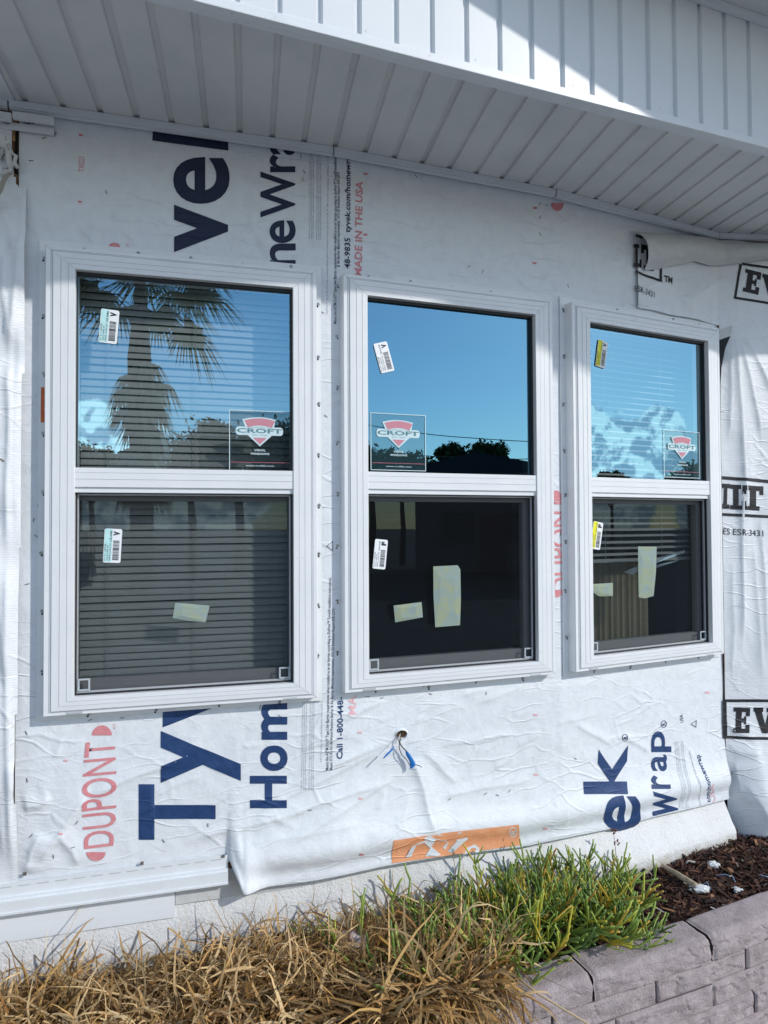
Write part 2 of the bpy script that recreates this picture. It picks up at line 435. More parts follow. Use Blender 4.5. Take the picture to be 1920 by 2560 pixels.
SLAB = {  # slab-serif capitals on a unit square, as quads
 'E': [(0, 0, .82, .17), (0, .83, .82, 1), (.13, .17, .42, .83), (.42, .42, .64, .58), (.62, .17, .82, .33), (.62, .67, .82, .83), (.54, .34, .64, .66)],
 'I': [(0, 0, 1, .17), (0, .83, 1, 1), (.3, .17, .7, .83)],
 'L': [(0, 0, .95, .17), (0, .83, .66, 1), (.18, .17, .50, .83), (.70, .17, .95, .36)],
 'T': [(0, .80, 1, 1), (0, .64, .18, .80), (.82, .64, 1, .80), (.35, .17, .65, .80), (.18, 0, .82, .17)],
 'V': [(0, .83, .42, 1), (.58, .83, 1, 1), 'd']}
def slab(ch, x0, x1, ytl, ybl, surf, dy=0, shear=0):
    """letter reading across: box corners in photograph pixels, dy = how much the right side is lower"""
    out = []
    def P(u, t): return sheet_pt(x0+(x1-x0)*u+shear*t, ybl+(ytl-ybl)*t+dy*u, surf)
    for q in SLAB[ch]:
        if q == 'd':
            pts = [(.06, .83), (.36, .83), (.52, .34), (.66, .83), (.94, .83), (.63, 0), (.38, 0)]
            V = [P(*p) for p in pts]; out.append((np.array(V), [[0, 1, 2, 6], [2, 3, 4, 5], [2, 5, 6]]))
        else:
            a, b, c, d = q; out.append((np.array([P(a, b), P(c, b), P(c, d), P(a, d)]), [[0, 1, 2, 3]]))
    return out
# ------------------------------------------------------------------ THE HOUSE
house = prop(empty('house', (0, 2.4, 0)), 'white house under repair with building wrap, three new vinyl windows and a ribbed metal eave', 'house')
H = lambda mb, name, par=None, **k: fix(mb.build(name, par or house, **k), par or house)
def fix(o, par):
    """vertices are given in world space: keep them there under a moved parent"""
    if par is house: o.location = (-house.location[0], -house.location[1], -house.location[2])
    return o
WIN = [((-.9697, 2.1413, EYE-.5215), .2606), ((-.0645, 2.4067, EYE-.5173), .3424), ((.8137, 2.7291, EYE-.5173), .4506)]
GW, GL, GR, GU = .68, .6483, .0624, .621      # glass width, lower height, rail, upper height
GH = GL+GR+GU
SOF = EYE+1.332                                 # soffit level at the wall

# --- sheathing behind the wrap (openings left for the windows)
def wbox(mb, s0, s1, z0, z1, o0, o1, m):
    cuts = [s0]+[v for v in SV if s0+1e-4 < v < s1-1e-4]+[s1]
    for a, b in zip(cuts[:-1], cuts[1:]):
        a2, b2 = a+1e-6, b-1e-6
        A = wall(np.array([a2]*4), np.array([z0, z0, z1, z1]), np.array([o0, o1, o1, o0])); B = wall(np.array([b2]*4), np.array([z0, z0, z1, z1]), np.array([o0, o1, o1, o0]))
        mb.hexa(A[[0, 1, 2, 3]], B[[0, 1, 2, 3]], m)
wins_s = []
for (P, a) in WIN:
    q = []
    for u in (-.09, GW+.075):
        x = P[0]+u*math.cos(a)-.02*math.sin(a); y = P[1]+u*math.sin(a)+.02*math.cos(a)
        best = min(((abs((np.array([x, y])-PL[k])@NOR[k]), SV[k]+(np.array([x, y])-PL[k])@DIR[k]) for k in range(len(SL)) if -.02 <= (np.array([x, y])-PL[k])@DIR[k] <= SL[k]+.02))
        q.append(best[1])
    wins_s.append((q[0], q[1], P[2]-.05, P[2]+GH+.065))
sh = MB(); ZB, ZT = EYE-1.16, SOF+.3
edges = [SV[0]]+[e for wn in wins_s for e in wn[:2]]+[SV[-1]]
hole_s, hole_z = px2w(1001, 1832)
for i in range(0, 8, 2):
    if edges[i] < hole_s < edges[i+1]: pass
    wbox(sh, edges[i], edges[i+1], ZB, ZT, -.012, -.003, M['wood'])
for wn in wins_s:
    wbox(sh, wn[0], wn[1], wn[3], ZT, -.012, -.003, M['wood'])
    wbox(sh, wn[0], wn[1], ZB, wn[2], -.012, -.003, M['wood'])
H(sh, 'wall')
# --- dark room behind
rm = MB()
back = [(p[0]-.35*.0, p[1]) for p in PLAN]
def room_poly(z): return [(-2.2, 2.1, z), (-2.2, 6.5, z), (4.5, 6.5, z), (3.4, 3.45, z), (1.45, 3.3, z), (.62, 2.9, z), (-.25, 2.58, z), (-1.2, 2.3, z)]
lo, hi = room_poly(.15), room_poly(SOF+.28)
rm.poly(lo, M['room']); rm.poly(hi[::-1], M['room'])
for i in range(0, 3): rm.poly([lo[i], lo[i+1], hi[i+1], hi[i]], M['room'])
H(rm, 'interior_room')

# --- windows
def ring_profile(mb, u0, u1, z0, z1, prof, m, line=None):
    """mitred moulding; prof = (inset from outer edge, y)"""
    for j in range(len(prof)-1):
        (i0, y0), (i1, y1) = prof[j][:2], prof[j+1][:2]
        mm = prof[j][2] if len(prof[j]) > 2 else m
        a = [(u0+i0, y0, z0+i0), (u1-i0, y0, z0+i0), (u1-i0, y0, z1-i0), (u0+i0, y0, z1-i0)]
        b = [(u0+i1, y1, z0+i1), (u1-i1, y1, z0+i1), (u1-i1, y1, z1-i1), (u0+i1, y1, z1-i1)]
        for k in range(4):
            n = (k+1) % 4; mb.add([a[k], a[n], b[n], b[k]], [(0, 1, 2, 3)], mm)
def ring_rect(mb, u0, u1, z0, z1, wl, wr, wb, wt, y0, y1, m):
    """rectangular ring with its own width on each side, butt-jointed"""
    mb.box(u0, u0+wl, y0, y1, z0, z1, m); mb.box(u1-wr, u1, y0, y1, z0, z1, m)
    mb.box(u0+wl, u1-wr, y0, y1, z0, z0+wb, m); mb.box(u0+wl, u1-wr, y0, y1, z1-wt, z1, m)
V = M['vinyl']; VL = M['vinylline']
def frame_mb():
    mb = MB()
    # four members with their own widths, mitred: left .088, right .082, bottom .055, top .070
    wl, wr, wb, wt = .088, .082, .056, .071
    O = (-wl, GW+wr, -wb, GH+wt)
    # profile as fraction of the member's width, depth
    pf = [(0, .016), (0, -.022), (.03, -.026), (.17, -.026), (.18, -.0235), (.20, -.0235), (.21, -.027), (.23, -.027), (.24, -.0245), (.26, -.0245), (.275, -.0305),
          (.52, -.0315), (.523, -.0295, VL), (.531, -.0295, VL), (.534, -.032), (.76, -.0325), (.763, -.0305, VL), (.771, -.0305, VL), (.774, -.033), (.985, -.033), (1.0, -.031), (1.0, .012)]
    def rect(f): return [(O[0]+wl*f, O[2]+wb*f), (O[1]-wr*f, O[2]+wb*f), (O[1]-wr*f, O[3]-wt*f), (O[0]+wl*f, O[3]-wt*f)]
    for j in range(len(pf)-1):
        A, B = rect(pf[j][0]), rect(pf[j+1][0]); y0, y1 = pf[j][1], pf[j+1][1]
        mm = pf[j][2] if len(pf[j]) > 2 else V
        for k in range(4):
            n = (k+1) % 4
            mb.add([(A[k][0], y0, A[k][1]), (A[n][0], y0, A[n][1]), (B[n][0], y1, B[n][1]), (B[k][0], y1, B[k][1])], [(0, 1, 2, 3)], mm)
    # mitre seams, thin dark lines a hair proud
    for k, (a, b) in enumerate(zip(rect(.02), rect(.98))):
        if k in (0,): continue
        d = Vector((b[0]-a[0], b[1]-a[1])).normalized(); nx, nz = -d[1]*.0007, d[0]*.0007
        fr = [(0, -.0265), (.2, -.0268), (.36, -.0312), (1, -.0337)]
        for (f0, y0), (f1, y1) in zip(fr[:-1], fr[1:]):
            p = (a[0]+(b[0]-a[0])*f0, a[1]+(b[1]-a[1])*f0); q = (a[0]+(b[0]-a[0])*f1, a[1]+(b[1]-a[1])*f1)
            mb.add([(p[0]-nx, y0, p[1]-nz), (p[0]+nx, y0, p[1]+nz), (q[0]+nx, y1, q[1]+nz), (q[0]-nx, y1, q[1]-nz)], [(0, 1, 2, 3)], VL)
    # weep slots in the sill
    for u in (-.02, GW-.03):
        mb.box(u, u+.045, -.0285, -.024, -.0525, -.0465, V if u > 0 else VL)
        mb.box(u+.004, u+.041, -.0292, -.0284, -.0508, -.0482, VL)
    return mb
def flange_mb():
    mb = MB(); u0, u1, z0, z1 = -.113, GW+.104, -.076, GH+.1
    ring_rect(mb, u0, u1, z0, z1, .026, .024, .022, .031, .0135, .0195, V)
    return mb
def screw_mb():
    mb = MB()
    n = 8
    a = [(.0048*math.cos(2*math.pi*k/n), -.004, .0048*math.sin(2*math.pi*k/n)) for k in range(n)]
    b = [(.0058*math.cos(2*math.pi*k/n), 0, .0058*math.sin(2*math.pi*k/n)) for k in range(n)]
    mb.add(a+b, [list(range(n))]+[(k, n+k, n+(k+1) % n, (k+1) % n) for k in range(n)], M['steel'])
    mb.box(-.003, .003, -.0046, -.0039, -.0007, .0007, M['dark'])
    mb.box(.002, .007, -.0012, .0002, -.0105, -.0050, M['dark'])      # dark slot of the flange showing under the head
    return mb
def put_text(mb, txt, x, z, h, width=None, m=None, y=0, rot=0, bold=.0, center=False, res=2, space=1.0):
    v, f = glyphs(txt, bold, res, space); lo, hi = capheight(bold)
    q = v-np.array([v[:, 0].min(), lo]); L = q[:, 0].max(); sy = h/(hi-lo); sx = (width/L) if width else sy
    q = q*np.array([sx, sy])
    if center: q[:, 0] -= L*sx/2
    c, s_ = math.cos(rot), math.sin(rot)
    mb.add([(x+a*c-b*s_, y, z+a*s_+b*c) for a, b in q], [g for g in f if len(g) > 2], m)

def barcode_label(name, par, pts_px, k, colored, letter, y, ch2=None):
    """paper label: local axes from three photographed corners (top-left, bottom-left, top-right)"""
    P, a = WIN[k]; n = Vector((-math.sin(a), math.cos(a), 0)); P0 = Vector(P)+n*y
    def L(q):
        w_ = at_plane(*q, P0, n)-Vector(P); return Vector((w_.x*math.cos(a)+w_.y*math.sin(a), w_.z))
    tl, bl, tr = (L(q) for q in pts_px)
    ex = (tl-bl); ey = (tl-tr); Lx, Ly = ex.length, ey.length; ex.normalize(); ey = Vector((-ex.y, ex.x))
    mb = MB(); yy = y
    def T(u, t, d=0): p = bl+(tr-tl)*0+ex*(u*Lx)+(-ey if (tr-tl).dot(ey) < 0 else ey)*0; q = tr-tl; q = q-ex*q.dot(ex); q.normalize(); p = p+q*(t*Ly); return (p.x, yy-d, p.y)
    r = .05; ra = r*Lx/Ly
    rr = []
    for cx, cy, a0 in ((1-r, 1-ra, 0), (r, 1-ra, 90), (r, ra, 180), (1-r, ra, 270)):
        for i in range(4): t_ = R(a0+i*30); rr.append((cx+r*math.cos(t_), cy+ra*math.sin(t_)))
    base = [T(u, t) for u, t in rr]; front = [T(u, t, .0006) for u, t in rr]; k_ = len(rr)
    mb.add(base+front, [list(range(k_, 2*k_))]+[(i, (i+1) % k_, k_+(i+1) % k_, k_+i) for i in range(k_)], M['white'])
    mb.poly([T(.03, .03, .0009), T(.99, .03, .0009), T(.99, .46, .0009), T(.03, .46, .0009)], colored)
    # bars
    u = .08; g = random.Random(name+letter+str(k))
    while u < .66:
        w_ = g.choice((.008, .012, .02)); mb.poly([T(u, .52, .0012), T(u+w_, .52, .0012), T(u+w_, .88, .0012), T(u, .88, .0012)], M['black']); u += w_+g.choice((.008, .012, .016))
    # letter and small codes, read along the long side
    def tx(txt, u0, t0, lu, ht, bold=.0):
        v, f = glyphs(txt, bold, 1); lo_, hi_ = capheight(bold); q = v-np.array([v[:, 0].min(), lo_]); q = q/np.array([q[:, 0].max(), hi_-lo_])
        mb.add([T(u0+a_*lu, t0-b_*ht, .0013) for a_, b_ in q], [h_ for h_ in f if len(h_) > 2], M['black'])
    tx(letter, .80, .88, .13, .36, .06)
    tx('135-0083' if letter == 'V' and k == 0 else '2410-0147', .62, .44, .32, .12, .02)
    for j, (u0, lu) in enumerate(((.06, .5), (.06, .44), (.06, .5))): tx(('VINYL 36X60 SH', 'CLR LOWE 3/4', 'PO 8 1 ORDER')[j], u0, .42-.14*j, lu, .10)
    return mb.build(name, par)

def maker_decal(name, par, k, corners, film, y=-.004):
    """square static-cling film with the maker's emblem; corners in window coordinates u0,u1,z0,z1"""
    u0, u1, z0, z1 = corners; mb = MB(); W_, H_ = u1-u0, z1-z0
    def T(a, b, d=0): return (u0+W_*a, y-d, z0+H_*b)
    mb.poly([T(0, 0), T(1, 0), T(1, 1), T(0, 1)], film)
    t = .012; DW = M['decalwhite']
    mb.poly([T(0, 1-t, .0004), T(1, 1-t, .0004), T(1, 1, .0004), T(0, 1, .0004)], DW); mb.poly([T(0, 0, .0004), T(t, 0, .0004), T(t, 1-t, .0004), T(0, 1-t, .0004)], DW)
    if film is M['decalclear']:
        mb.poly([T(t, 0, .0004), T(1, 0, .0004), T(1, t, .0004), T(t, t, .0004)], DW); mb.poly([T(1-t, t, .0004), T(1, t, .0004), T(1, 1-t, .0004), T(1-t, 1-t, .0004)], DW)
    def arc(x0, x1, yb, rise, n=10): return [(x0+(x1-x0)*i/n, yb+rise*(1-(2*i/n-1)**2)) for i in range(n+1)]
    def P(pts, d, m): mb.poly([T(a, b, d) for a, b in pts], m)
    # white outline of the fan, red fan, capsule, triangle
    P([(.76, .855)][::-1]+arc(.79, .21, .845, .045)+[(.27, .70), (.73, .70)], .0006, DW)
    P(arc(.755, .245, .83, .043)+[(.305, .715)]+arc(.305, .695, .715, .035)[1:], .0012, M['decalred'])
    cap = []
    for cx, cy, a0 in ((.84, .64, -90), (.84, .67, 0), (.15, .67, 90), (.15, .64, 180)):
        for i in range(5): t_ = R(a0+i*22.5); cap.append((cx+.045*math.cos(t_), cy+.055*math.sin(t_)))
    P(cap, .0006, DW); P([(.30, .585), (.70, .585), (.5, .40)], .0006, DW); P([(.385, .545), (.615, .545), (.5, .43)], .0012, M['decalred'])
    c1 = T(.12, .622); put_text(mb, 'CROFT', c1[0], c1[2], .075*H_, .75*W_, M['decalgrey'], y-.0014, bold=.03)
    c1 = T(.38, .575); put_text(mb, 'EST.1920', c1[0], c1[2], .022*H_, .24*W_, M['decalgrey'], y-.0014)
    c1 = T(.5, .315); put_text(mb, 'VINYL', c1[0], c1[2], .036*H_, .19*W_, DW, y-.0006, bold=.02, center=True)
    c1 = T(.5, .255); put_text(mb, 'WINDOWS', c1[0], c1[2], .036*H_, .31*W_, DW, y-.0006, bold=.02, center=True)
    P([(.02, .125), (.99, .125), (.99, .133), (.02, .133)], .0006, M['decalred'])
    c1 = T(.5, .06); put_text(mb, 'www.croftllc.com', c1[0], c1[2], .028*H_, .46*W_, DW, y-.0006, center=True)
    return mb.build(name, par)

WLAB = ['widest looking window at the left with closed mini blinds behind both panes', 'middle window without blinds showing plain blue sky above a black screen', 'smallest looking window at the right with half open blinds and a beige curtain']
screw_mesh = None; windows = []
_f = frame_mb(); _fl = flange_mb()
for k, (P, a) in enumerate(WIN):
    wn = empty('window', (P[0]-house.location[0], P[1]-house.location[1], P[2]), house, a); windows.append(wn); wn['label'] = WLAB[k]
    _f.build('frame', wn); _fl.build('nailing_flange', wn)
    mr = MB()      # meeting rail with its two shadow lines
    mr.box(0, GW, -.029, .012, GL+.002, GL+GR, V); mr.box(0, GW, -.0225, .012, GL-.014, GL+.002, V)
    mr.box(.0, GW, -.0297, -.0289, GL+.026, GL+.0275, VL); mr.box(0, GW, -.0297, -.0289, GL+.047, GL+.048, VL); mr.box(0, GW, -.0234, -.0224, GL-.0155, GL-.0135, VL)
    mr.build('meeting_rail', wn)
    gk = MB(); ring_rect(gk, 0, GW, GL+GR, GH, .0025, .007, .002, .009, -.012, .004, M['gasket']); ring_rect(gk, 0, GW, 0, GL-.014, .003, .005, .004, .004, -.012, .02, M['gasket'])
    gk.build('gasket', wn)
    g = MB(); g.add([(0.001, 0, GL+GR), (GW-.001, 0, GL+GR), (GW-.001, 0, GH), (.001, 0, GH)], [(0, 1, 2, 3)], M['glass_a'] if k != 1 else M['glass_b']); g.build('upper_pane', wn)
    g = MB(); g.add([(.001, .030, 0), (GW-.001, .030, 0), (GW-.001, .030, GL), (.001, .030, GL)], [(0, 1, 2, 3)], M['glass_lo']); g.build('lower_pane', wn)
    sf = MB(); ring_rect(sf, .004, GW-.006, .005, GL-.017, .004, .005, .006, .006, -.004, .006, M['screenframe']); sf.build('screen_frame', wn)
    s_ = MB(); s_.add([(.008, .001, .01), (GW-.01, .001, .01), (GW-.01, .001, GL-.022), (.008, .001, GL-.022)], [(0, 1, 2, 3)], M['screen']); s_.build('insect_screen', wn)
    sash = MB(); ring_rect(sash, .0, GW, -.001, GL-.01, .004, .012+.022*(k > 0), .045, .03, .018, .045, M['screenframe'])
    sash.build('lower_sash', wn)
    sash = MB(); ring_rect(sash, .0, GW, GL+.01, GH, .003, .004+.012*(k > 0), .02, .006, .006, .04, V); sash.build('upper_sash', wn)
    for u0 in (.008, GW-.046):
        tb = MB(); ring_rect(tb, u0, u0+.036, .012, .05, .005, .005, .005, .005, -.008, -.005, M['tab']); tb.build('pull_tab', wn)
    # jamb liner box through the wall
    jb = MB(); ring_rect(jb, -.03, GW+.03, -.03, GH+.03, .029, .029, .029, .029, .045, .16, M['room']); jb.build('jamb', wn)
    # screws
    pos = [(u, GH+.086) for u in np.linspace(.02, GW-.0, 5)]+[(u, -.066) for u in np.linspace(.04, GW-.04, 4)]
    pos += [(-.1, z) for z in np.linspace(.08, GH+.045, 8)]+[(GW+.092, z) for z in np.linspace(.08, GH-.04, 8)]
    for (u, z) in pos:
        if screw_mesh is None:
            o = screw_mb().build('screw', wn); screw_mesh = o.data
        else:
            o = bpy.data.objects.new('screw', screw_mesh); C.objects.link(o); o.parent = wn
        o.location = (u+random.uniform(-.004, .004), .0135, z+random.uniform(-.006, .006)); o.rotation_euler = (0, random.uniform(0, 6.28)*.15, 0)
def wloc(k, px, py, y=0.0):
    P, a = WIN[k]; n = Vector((-math.sin(a), math.cos(a), 0)); q = at_plane(px, py, Vector(P)+n*y, n)-Vector(P)
    return q.x*math.cos(a)+q.y*math.sin(a), q.z
barcode_label('barcode_label', windows[0], [(253, 771), (246, 855), (299, 775)], 0, M['cyanlab'], 'V', -.003)
barcode_label('barcode_label', windows[0], [(262, 1321), (257, 1406), (306, 1322)], 0, M['cyanlab'], 'V', -.003)
barcode_label('barcode_label', windows[1], [(933, 860), (953, 934), (966, 851)], 1, M['white'], 'V', -.004)
barcode_label('barcode_label', windows[1], [(938, 1347), (931, 1421), (970, 1346)], 1, M['white'], 'F', -.003)
barcode_label('barcode_label', windows[2], [(1496, 848), (1488, 914), (1520, 856)], 2, M['yellowlab'], 'V', -.004)
barcode_label('barcode_label', windows[2], [(1484, 1302), (1475, 1370), (1508, 1309)], 2, M['yellowlab'], 'F', -.003)
def dec(k, x0, x1, yt, yb, film):
    u0, zt = wloc(k, x0, yt, -.004); u1, _ = wloc(k, x1, yt, -.004); _, zb_ = wloc(k, x0, yb, -.004)
    maker_decal('maker_sticker', windows[k], k, (u0, min(u1, GW-.008), max(zb_, GL+GR+.003), zt), film)
dec(0, 573, 731, 1024, 1176, M['decaldark']); dec(1, 926, 1064, 1031, 1175, M['decalclear']); dec(2, 1659, 1748, 1074, 1193, M['decalclear'])
# strips of clear film still taped across the glass
def paper(k, pts, name='taped_paper', m='tapepaper', y=-.003):
    mb = MB(); q = [wloc(k, *p, y) for p in pts]; n = len(q)
    cu, cz = sum(p[0] for p in q)/n, sum(p[1] for p in q)/n
    vs = [(u, y+random.uniform(-.001, .001), z) for u, z in q]; vs += [(cu+(u-cu)*.55, y-.003+random.uniform(-.0015, .0015), cz+(z-cz)*.55) for u, z in q]
    mb.add(vs, [(i, (i+1) % n, n+(i+1) % n, n+i) for i in range(n)]+[list(range(n, 2*n))], M[m])
    return mb.build(name, windows[k])
paper(0, [(438, 1507), (480, 1510), (524, 1514), (514, 1556), (472, 1552), (432, 1545)])
paper(1, [(1083, 1416), (1144, 1413), (1151, 1424), (1152, 1500), (1150, 1563), (1088, 1568), (1084, 1490)])
paper(1, [(984, 1514), (1054, 1505), (1057, 1543), (988, 1556)])
paper(2, [(1595, 1366), (1642, 1367), (1640, 1430), (1634, 1490), (1612, 1496), (1597, 1493), (1596, 1430)])
paper(2, [(1482, 1460), (1533, 1457), (1532, 1490), (1498, 1491), (1481, 1480)])
paper(2, [(1560, 1430), (1640, 1396), (1713, 1375), (1712, 1382), (1640, 1408), (1580, 1437)], 'clear_film_strip', 'film', .004)
paper(2, [(1590, 1425), (1700, 1398), (1690, 1405), (1600, 1433)], 'clear_film_strip', 'film', .004)
# orange flashing label at the left flange of the first window
ol = MB(); q = [px2w(x, y, .004) for x, y in ((103, 968), (119, 970), (118, 1057), (102, 1056))]
W_ = wall(np.array([p[0] for p in q]), np.array([p[1] for p in q]), np.array([.0065]*4)); ol.poly(W_, M['orangelab']); H(ol, 'orange_flashing_label')

# --- blinds
def blind(k, z_bottom, tilt, label, pitch=.0238, tassel=False, ychord=.085):
    P, a = WIN[k]
    b = prop(empty('window_blind', P, None, a), label, 'window blind')
    mb = MB(); mb.box(-.01, GW+.01, ychord-.014, ychord+.014, GH-.005, GH+.028, M['blind']); mb.build('headrail', b)
    sm = MB(); z = GH-.02; wd = .025; i = 0; rg = random.Random(k)
    while z > z_bottom:
        t = R(tilt+rg.uniform(-2, 2)); zz = z+rg.uniform(-.0012, .0012); sag = rg.uniform(-.002, .002)
        if k == 0 and i == 11: zz -= .001
        vs = []; n = 4
        for e, u in enumerate((-.006, GW*.5, GW+.006)):
            for j in range(n+1):
                c = (j/n-.5)*wd; bow = .003*(1-(2*j/n-1)**2)
                vs.append((u, ychord+c*math.cos(t)-bow*math.sin(t), zz-c*math.sin(t)*-1+bow*math.cos(t)+(sag if e == 1 else 0)))
        sm.add(vs, [(e*(n+1)+j, e*(n+1)+j+1, (e+1)*(n+1)+j+1, (e+1)*(n+1)+j) for e in range(2) for j in range(n)], M['blind'])
        z -= pitch; i += 1
    sm.build('slats', b, smooth_=True)
    br = MB(); br.box(-.006, GW+.006, ychord-.012, ychord+.012, z_bottom-.014, z_bottom, M['blind']); br.build('bottom_rail', b)
    for u in ((.085, .36, .61) if k == 0 else (.17, .50)):
        cd = MB(); cd.tube([(u, ychord-.014, z_bottom), (u+.001, ychord-.0145, GH)], .0011, M['blindcord'], 5); cd.build('ladder_cord', b)
    if tassel:
        for u, zt, z1 in ((.045, .47, .395), (.034, .42, .385)):
            cd = MB(); cd.tube([(u+.004, ychord-.03, z1+.15), (u, ychord-.028, z1)], .0012, M['blindcord'], 5)
            cd.tube([(u, ychord-.028, z1+.01), (u, ychord-.028, z1-.012), (u, ychord-.028, z1-.03)], [.004, .007, .009], M['blindcord'], 8); cd.build('pull_cord', b)
    return b
blind(0, .012, 66, 'closed white mini blind hanging full length behind the left window', tassel=True)
blind(2, .375, 24, 'half open white mini blind behind the right window, ending above the curtain', pitch=.0262, ychord=.09)
# beige vertical pleats behind the third window
P, a = WIN[2]
ct = MB(); us = np.linspace(-.01, .50, 70)
ys = .15+.012*np.abs(np.sin(us*math.pi/.034))
for i in range(len(us)-1): ct.add([(us[i], ys[i], -.02), (us[i+1], ys[i+1], -.02), (us[i+1], ys[i+1], .36), (us[i], ys[i], .36)], [(0, 1, 2, 3)], M['curtain'])
cur = ct.build('pleated_curtain'); cur.location = P; cur.rotation_euler = (0, 0, a)
prop(cur, 'beige pleated curtain behind the lower pane of the right window', 'curtain')

# --- eave: soffit, grooves, channels, fascia lip, ribbed siding above
FZ = EYE+1.29
F0 = at_z(480, 0, FZ); F1 = at_z(1920, 370, FZ); FD = Vector((F1.x-F0.x, F1.y-F0.y, 0)).normalized(); FN = Vector((FD.y, -FD.x, 0))
def fas(t, out, z): q = F0+FD*t+FN*out; return (q.x, q.y, z)
TH = R(11.3); GD = Vector((-math.sin(TH), math.cos(TH), 0)); GN = Vector((math.cos(TH), math.sin(TH), 0))
def soffit_pt(c, frac, z):
    """point on the groove line c (coordinate across the grooves): frac 0 at the fascia, 1 at the wall"""
    # fascia intersection
    t = (c-Vector((F0.x, F0.y, 0)).dot(GN))/FD.dot(GN); A = Vector((F0.x, F0.y, 0))+FD*t
    best = None
    for k in range(len(SL)):
        p = Vector((*PL[k], 0)); d = Vector((*DIR[k], 0)); den = d.dot(GN)
        u = (c-p.dot(GN))/den
        if (-1e-6 <= u <= SL[k]+1e-6) or (k == 0 and u < 0) or (k == len(SL)-1 and u > SL[k]):
            best = p+d*u; break
    q = A+(best-A)*frac
    return (q.x, q.y, z)
so = MB(); RIB = .109; c0 = -.581; gw = .019; dp = .008
for i in range(-12, 30):
    c = c0+RIB*i; n = 1
    def strip(ca, cb, za, zb_, m=M['soffit']): so.add([soffit_pt(ca, .05, za), soffit_pt(cb, .05, zb_), soffit_pt(cb, 1.0, zb_), soffit_pt(ca, 1.0, za)], [(0, 1, 2, 3)], m)
    sm_ = (i % 3 == 2)
    strip(c+gw, c+RIB-.002, SOF, SOF); strip(c-.002, c+.002, SOF, SOF+dp); strip(c+.002, c+gw-.0025, SOF+dp, SOF+dp); strip(c+gw-.0025, c+gw, SOF+dp, SOF+(-.0015 if sm_ else 0))
    if sm_: so.add([soffit_pt(c+gw, 0, SOF-.0015), soffit_pt(c+gw+.002, 0, SOF-.0015), soffit_pt(c+gw+.002, 1, SOF-.0015), soffit_pt(c+gw, 1, SOF-.0015)], [(0, 1, 2, 3)], M['soffit'])
H(so, 'ribbed_soffit')
def bar_along_fascia(mb, t0, t1, o0, o1, z0, z1, m):
    A = [fas(t0, o0, z0), fas(t0, o1, z0), fas(t0, o1, z1), fas(t0, o0, z1)]; B = [fas(t1, o0, z0), fas(t1, o1, z0), fas(t1, o1, z1), fas(t1, o0, z1)]
    mb.hexa(A, B, m)
fl = MB(); bar_along_fascia(fl, -2.5, 4, -.024, .0, FZ, FZ+.026, M['trim']); H(fl, 'fascia_channel', bevel=.002)
fl = MB(); bar_along_fascia(fl, -2.5, 4, -.058, -.0245, FZ+.012, FZ+.022, M['trim']); bar_along_fascia(fl, -2.5, 4, -.085, -.0585, SOF-.004, SOF-.001, M['soffit']); bar_along_fascia(fl, -2.5, 4, -.024, -.018, FZ+.0262, SOF+.02, M['dark']); H(fl, 'soffit_edge_strip')
sd = MB(); ST = 1.75+EYE; z0 = FZ+.015
for i in range(-22, 36):
    t = .315+.1075*i; g = .017; o = -.004
    def vs(ta, tb, oa, ob, m=M['siding']): sd.add([fas(ta, oa, z0), fas(tb, ob, z0), fas(tb, ob, ST), fas(ta, oa, ST)], [(0, 1, 2, 3)], m)
    vs(t+g, t+.1075-.002, o, o); vs(t-.002, t+.0015, o, o-.010); vs(t+.0015, t+g-.004, o-.010, o-.010); vs(t+g-.004, t+g, o-.010, o+.0012)
H(sd, 'gable_siding')
up = MB()     # upper roof overhang, seen only as a dark soffit in the top corner; its edge shades the siding
pts = [(-.2, -.02), (.02, 0), (1.052, .293), (1.862, .523), (3.2, .902), (3.2, -.02)]
A = [fas(t, o, EYE+1.737) for t, o in pts]; B = [fas(t, o, EYE+1.80) for t, o in pts]; n = len(pts)
up.add(A+B, [list(range(n)), list(range(n, 2*n))[::-1]]+[(i, (i+1) % n, n+(i+1) % n, n+i) for i in range(n)], M['soffit'])
H(up, 'upper_roof_overhang')
up = MB(); bar_along_fascia(up, -1, 3.2, -.003, .014, EYE+1.714, EYE+1.736, M['trim']); H(up, 'upper_trim')
rf = MB()     # body of the roof above the eave keeps daylight out of the room
P1 = [fas(-2.5, -.03, FZ+.9), fas(4, -.03, FZ+.9), (6, 7, FZ+2.2), (-3.5, 6, FZ+2.2)]; P0 = [fas(-2.5, -.03, FZ+.06), fas(4, -.03, FZ+.06), (6, 7, FZ+.4), (-3.5, 6, FZ+.4)]
rf.add(P0+P1, [(0, 1, 2, 3), (7, 6, 5, 4), (0, 4, 5, 1), (1, 5, 6, 2), (2, 6, 7, 3), (3, 7, 4, 0)], M['room']); H(rf, 'roof')
# channels where wall and soffit meet: one length per facet
for sa, sb, dz in ((SV[0], SV[1]-.03, 0), (SV[1]-.025, px2w(828, 370)[0], 0), (px2w(831, 370)[0], px2w(1378, 470)[0], .002), (px2w(1381, 470)[0], SV[4]-.002, -.001), (SV[4]+.002, SV[5], .001)):
    jc = MB(); wbox(jc, sa, sb, SOF-.024+dz, SOF-.001, .012, .030, M['trim']); wbox(jc, sa, sb, SOF-.0285+dz, SOF-.0245+dz, .012, .026, M['trim']); H(jc, 'soffit_channel')
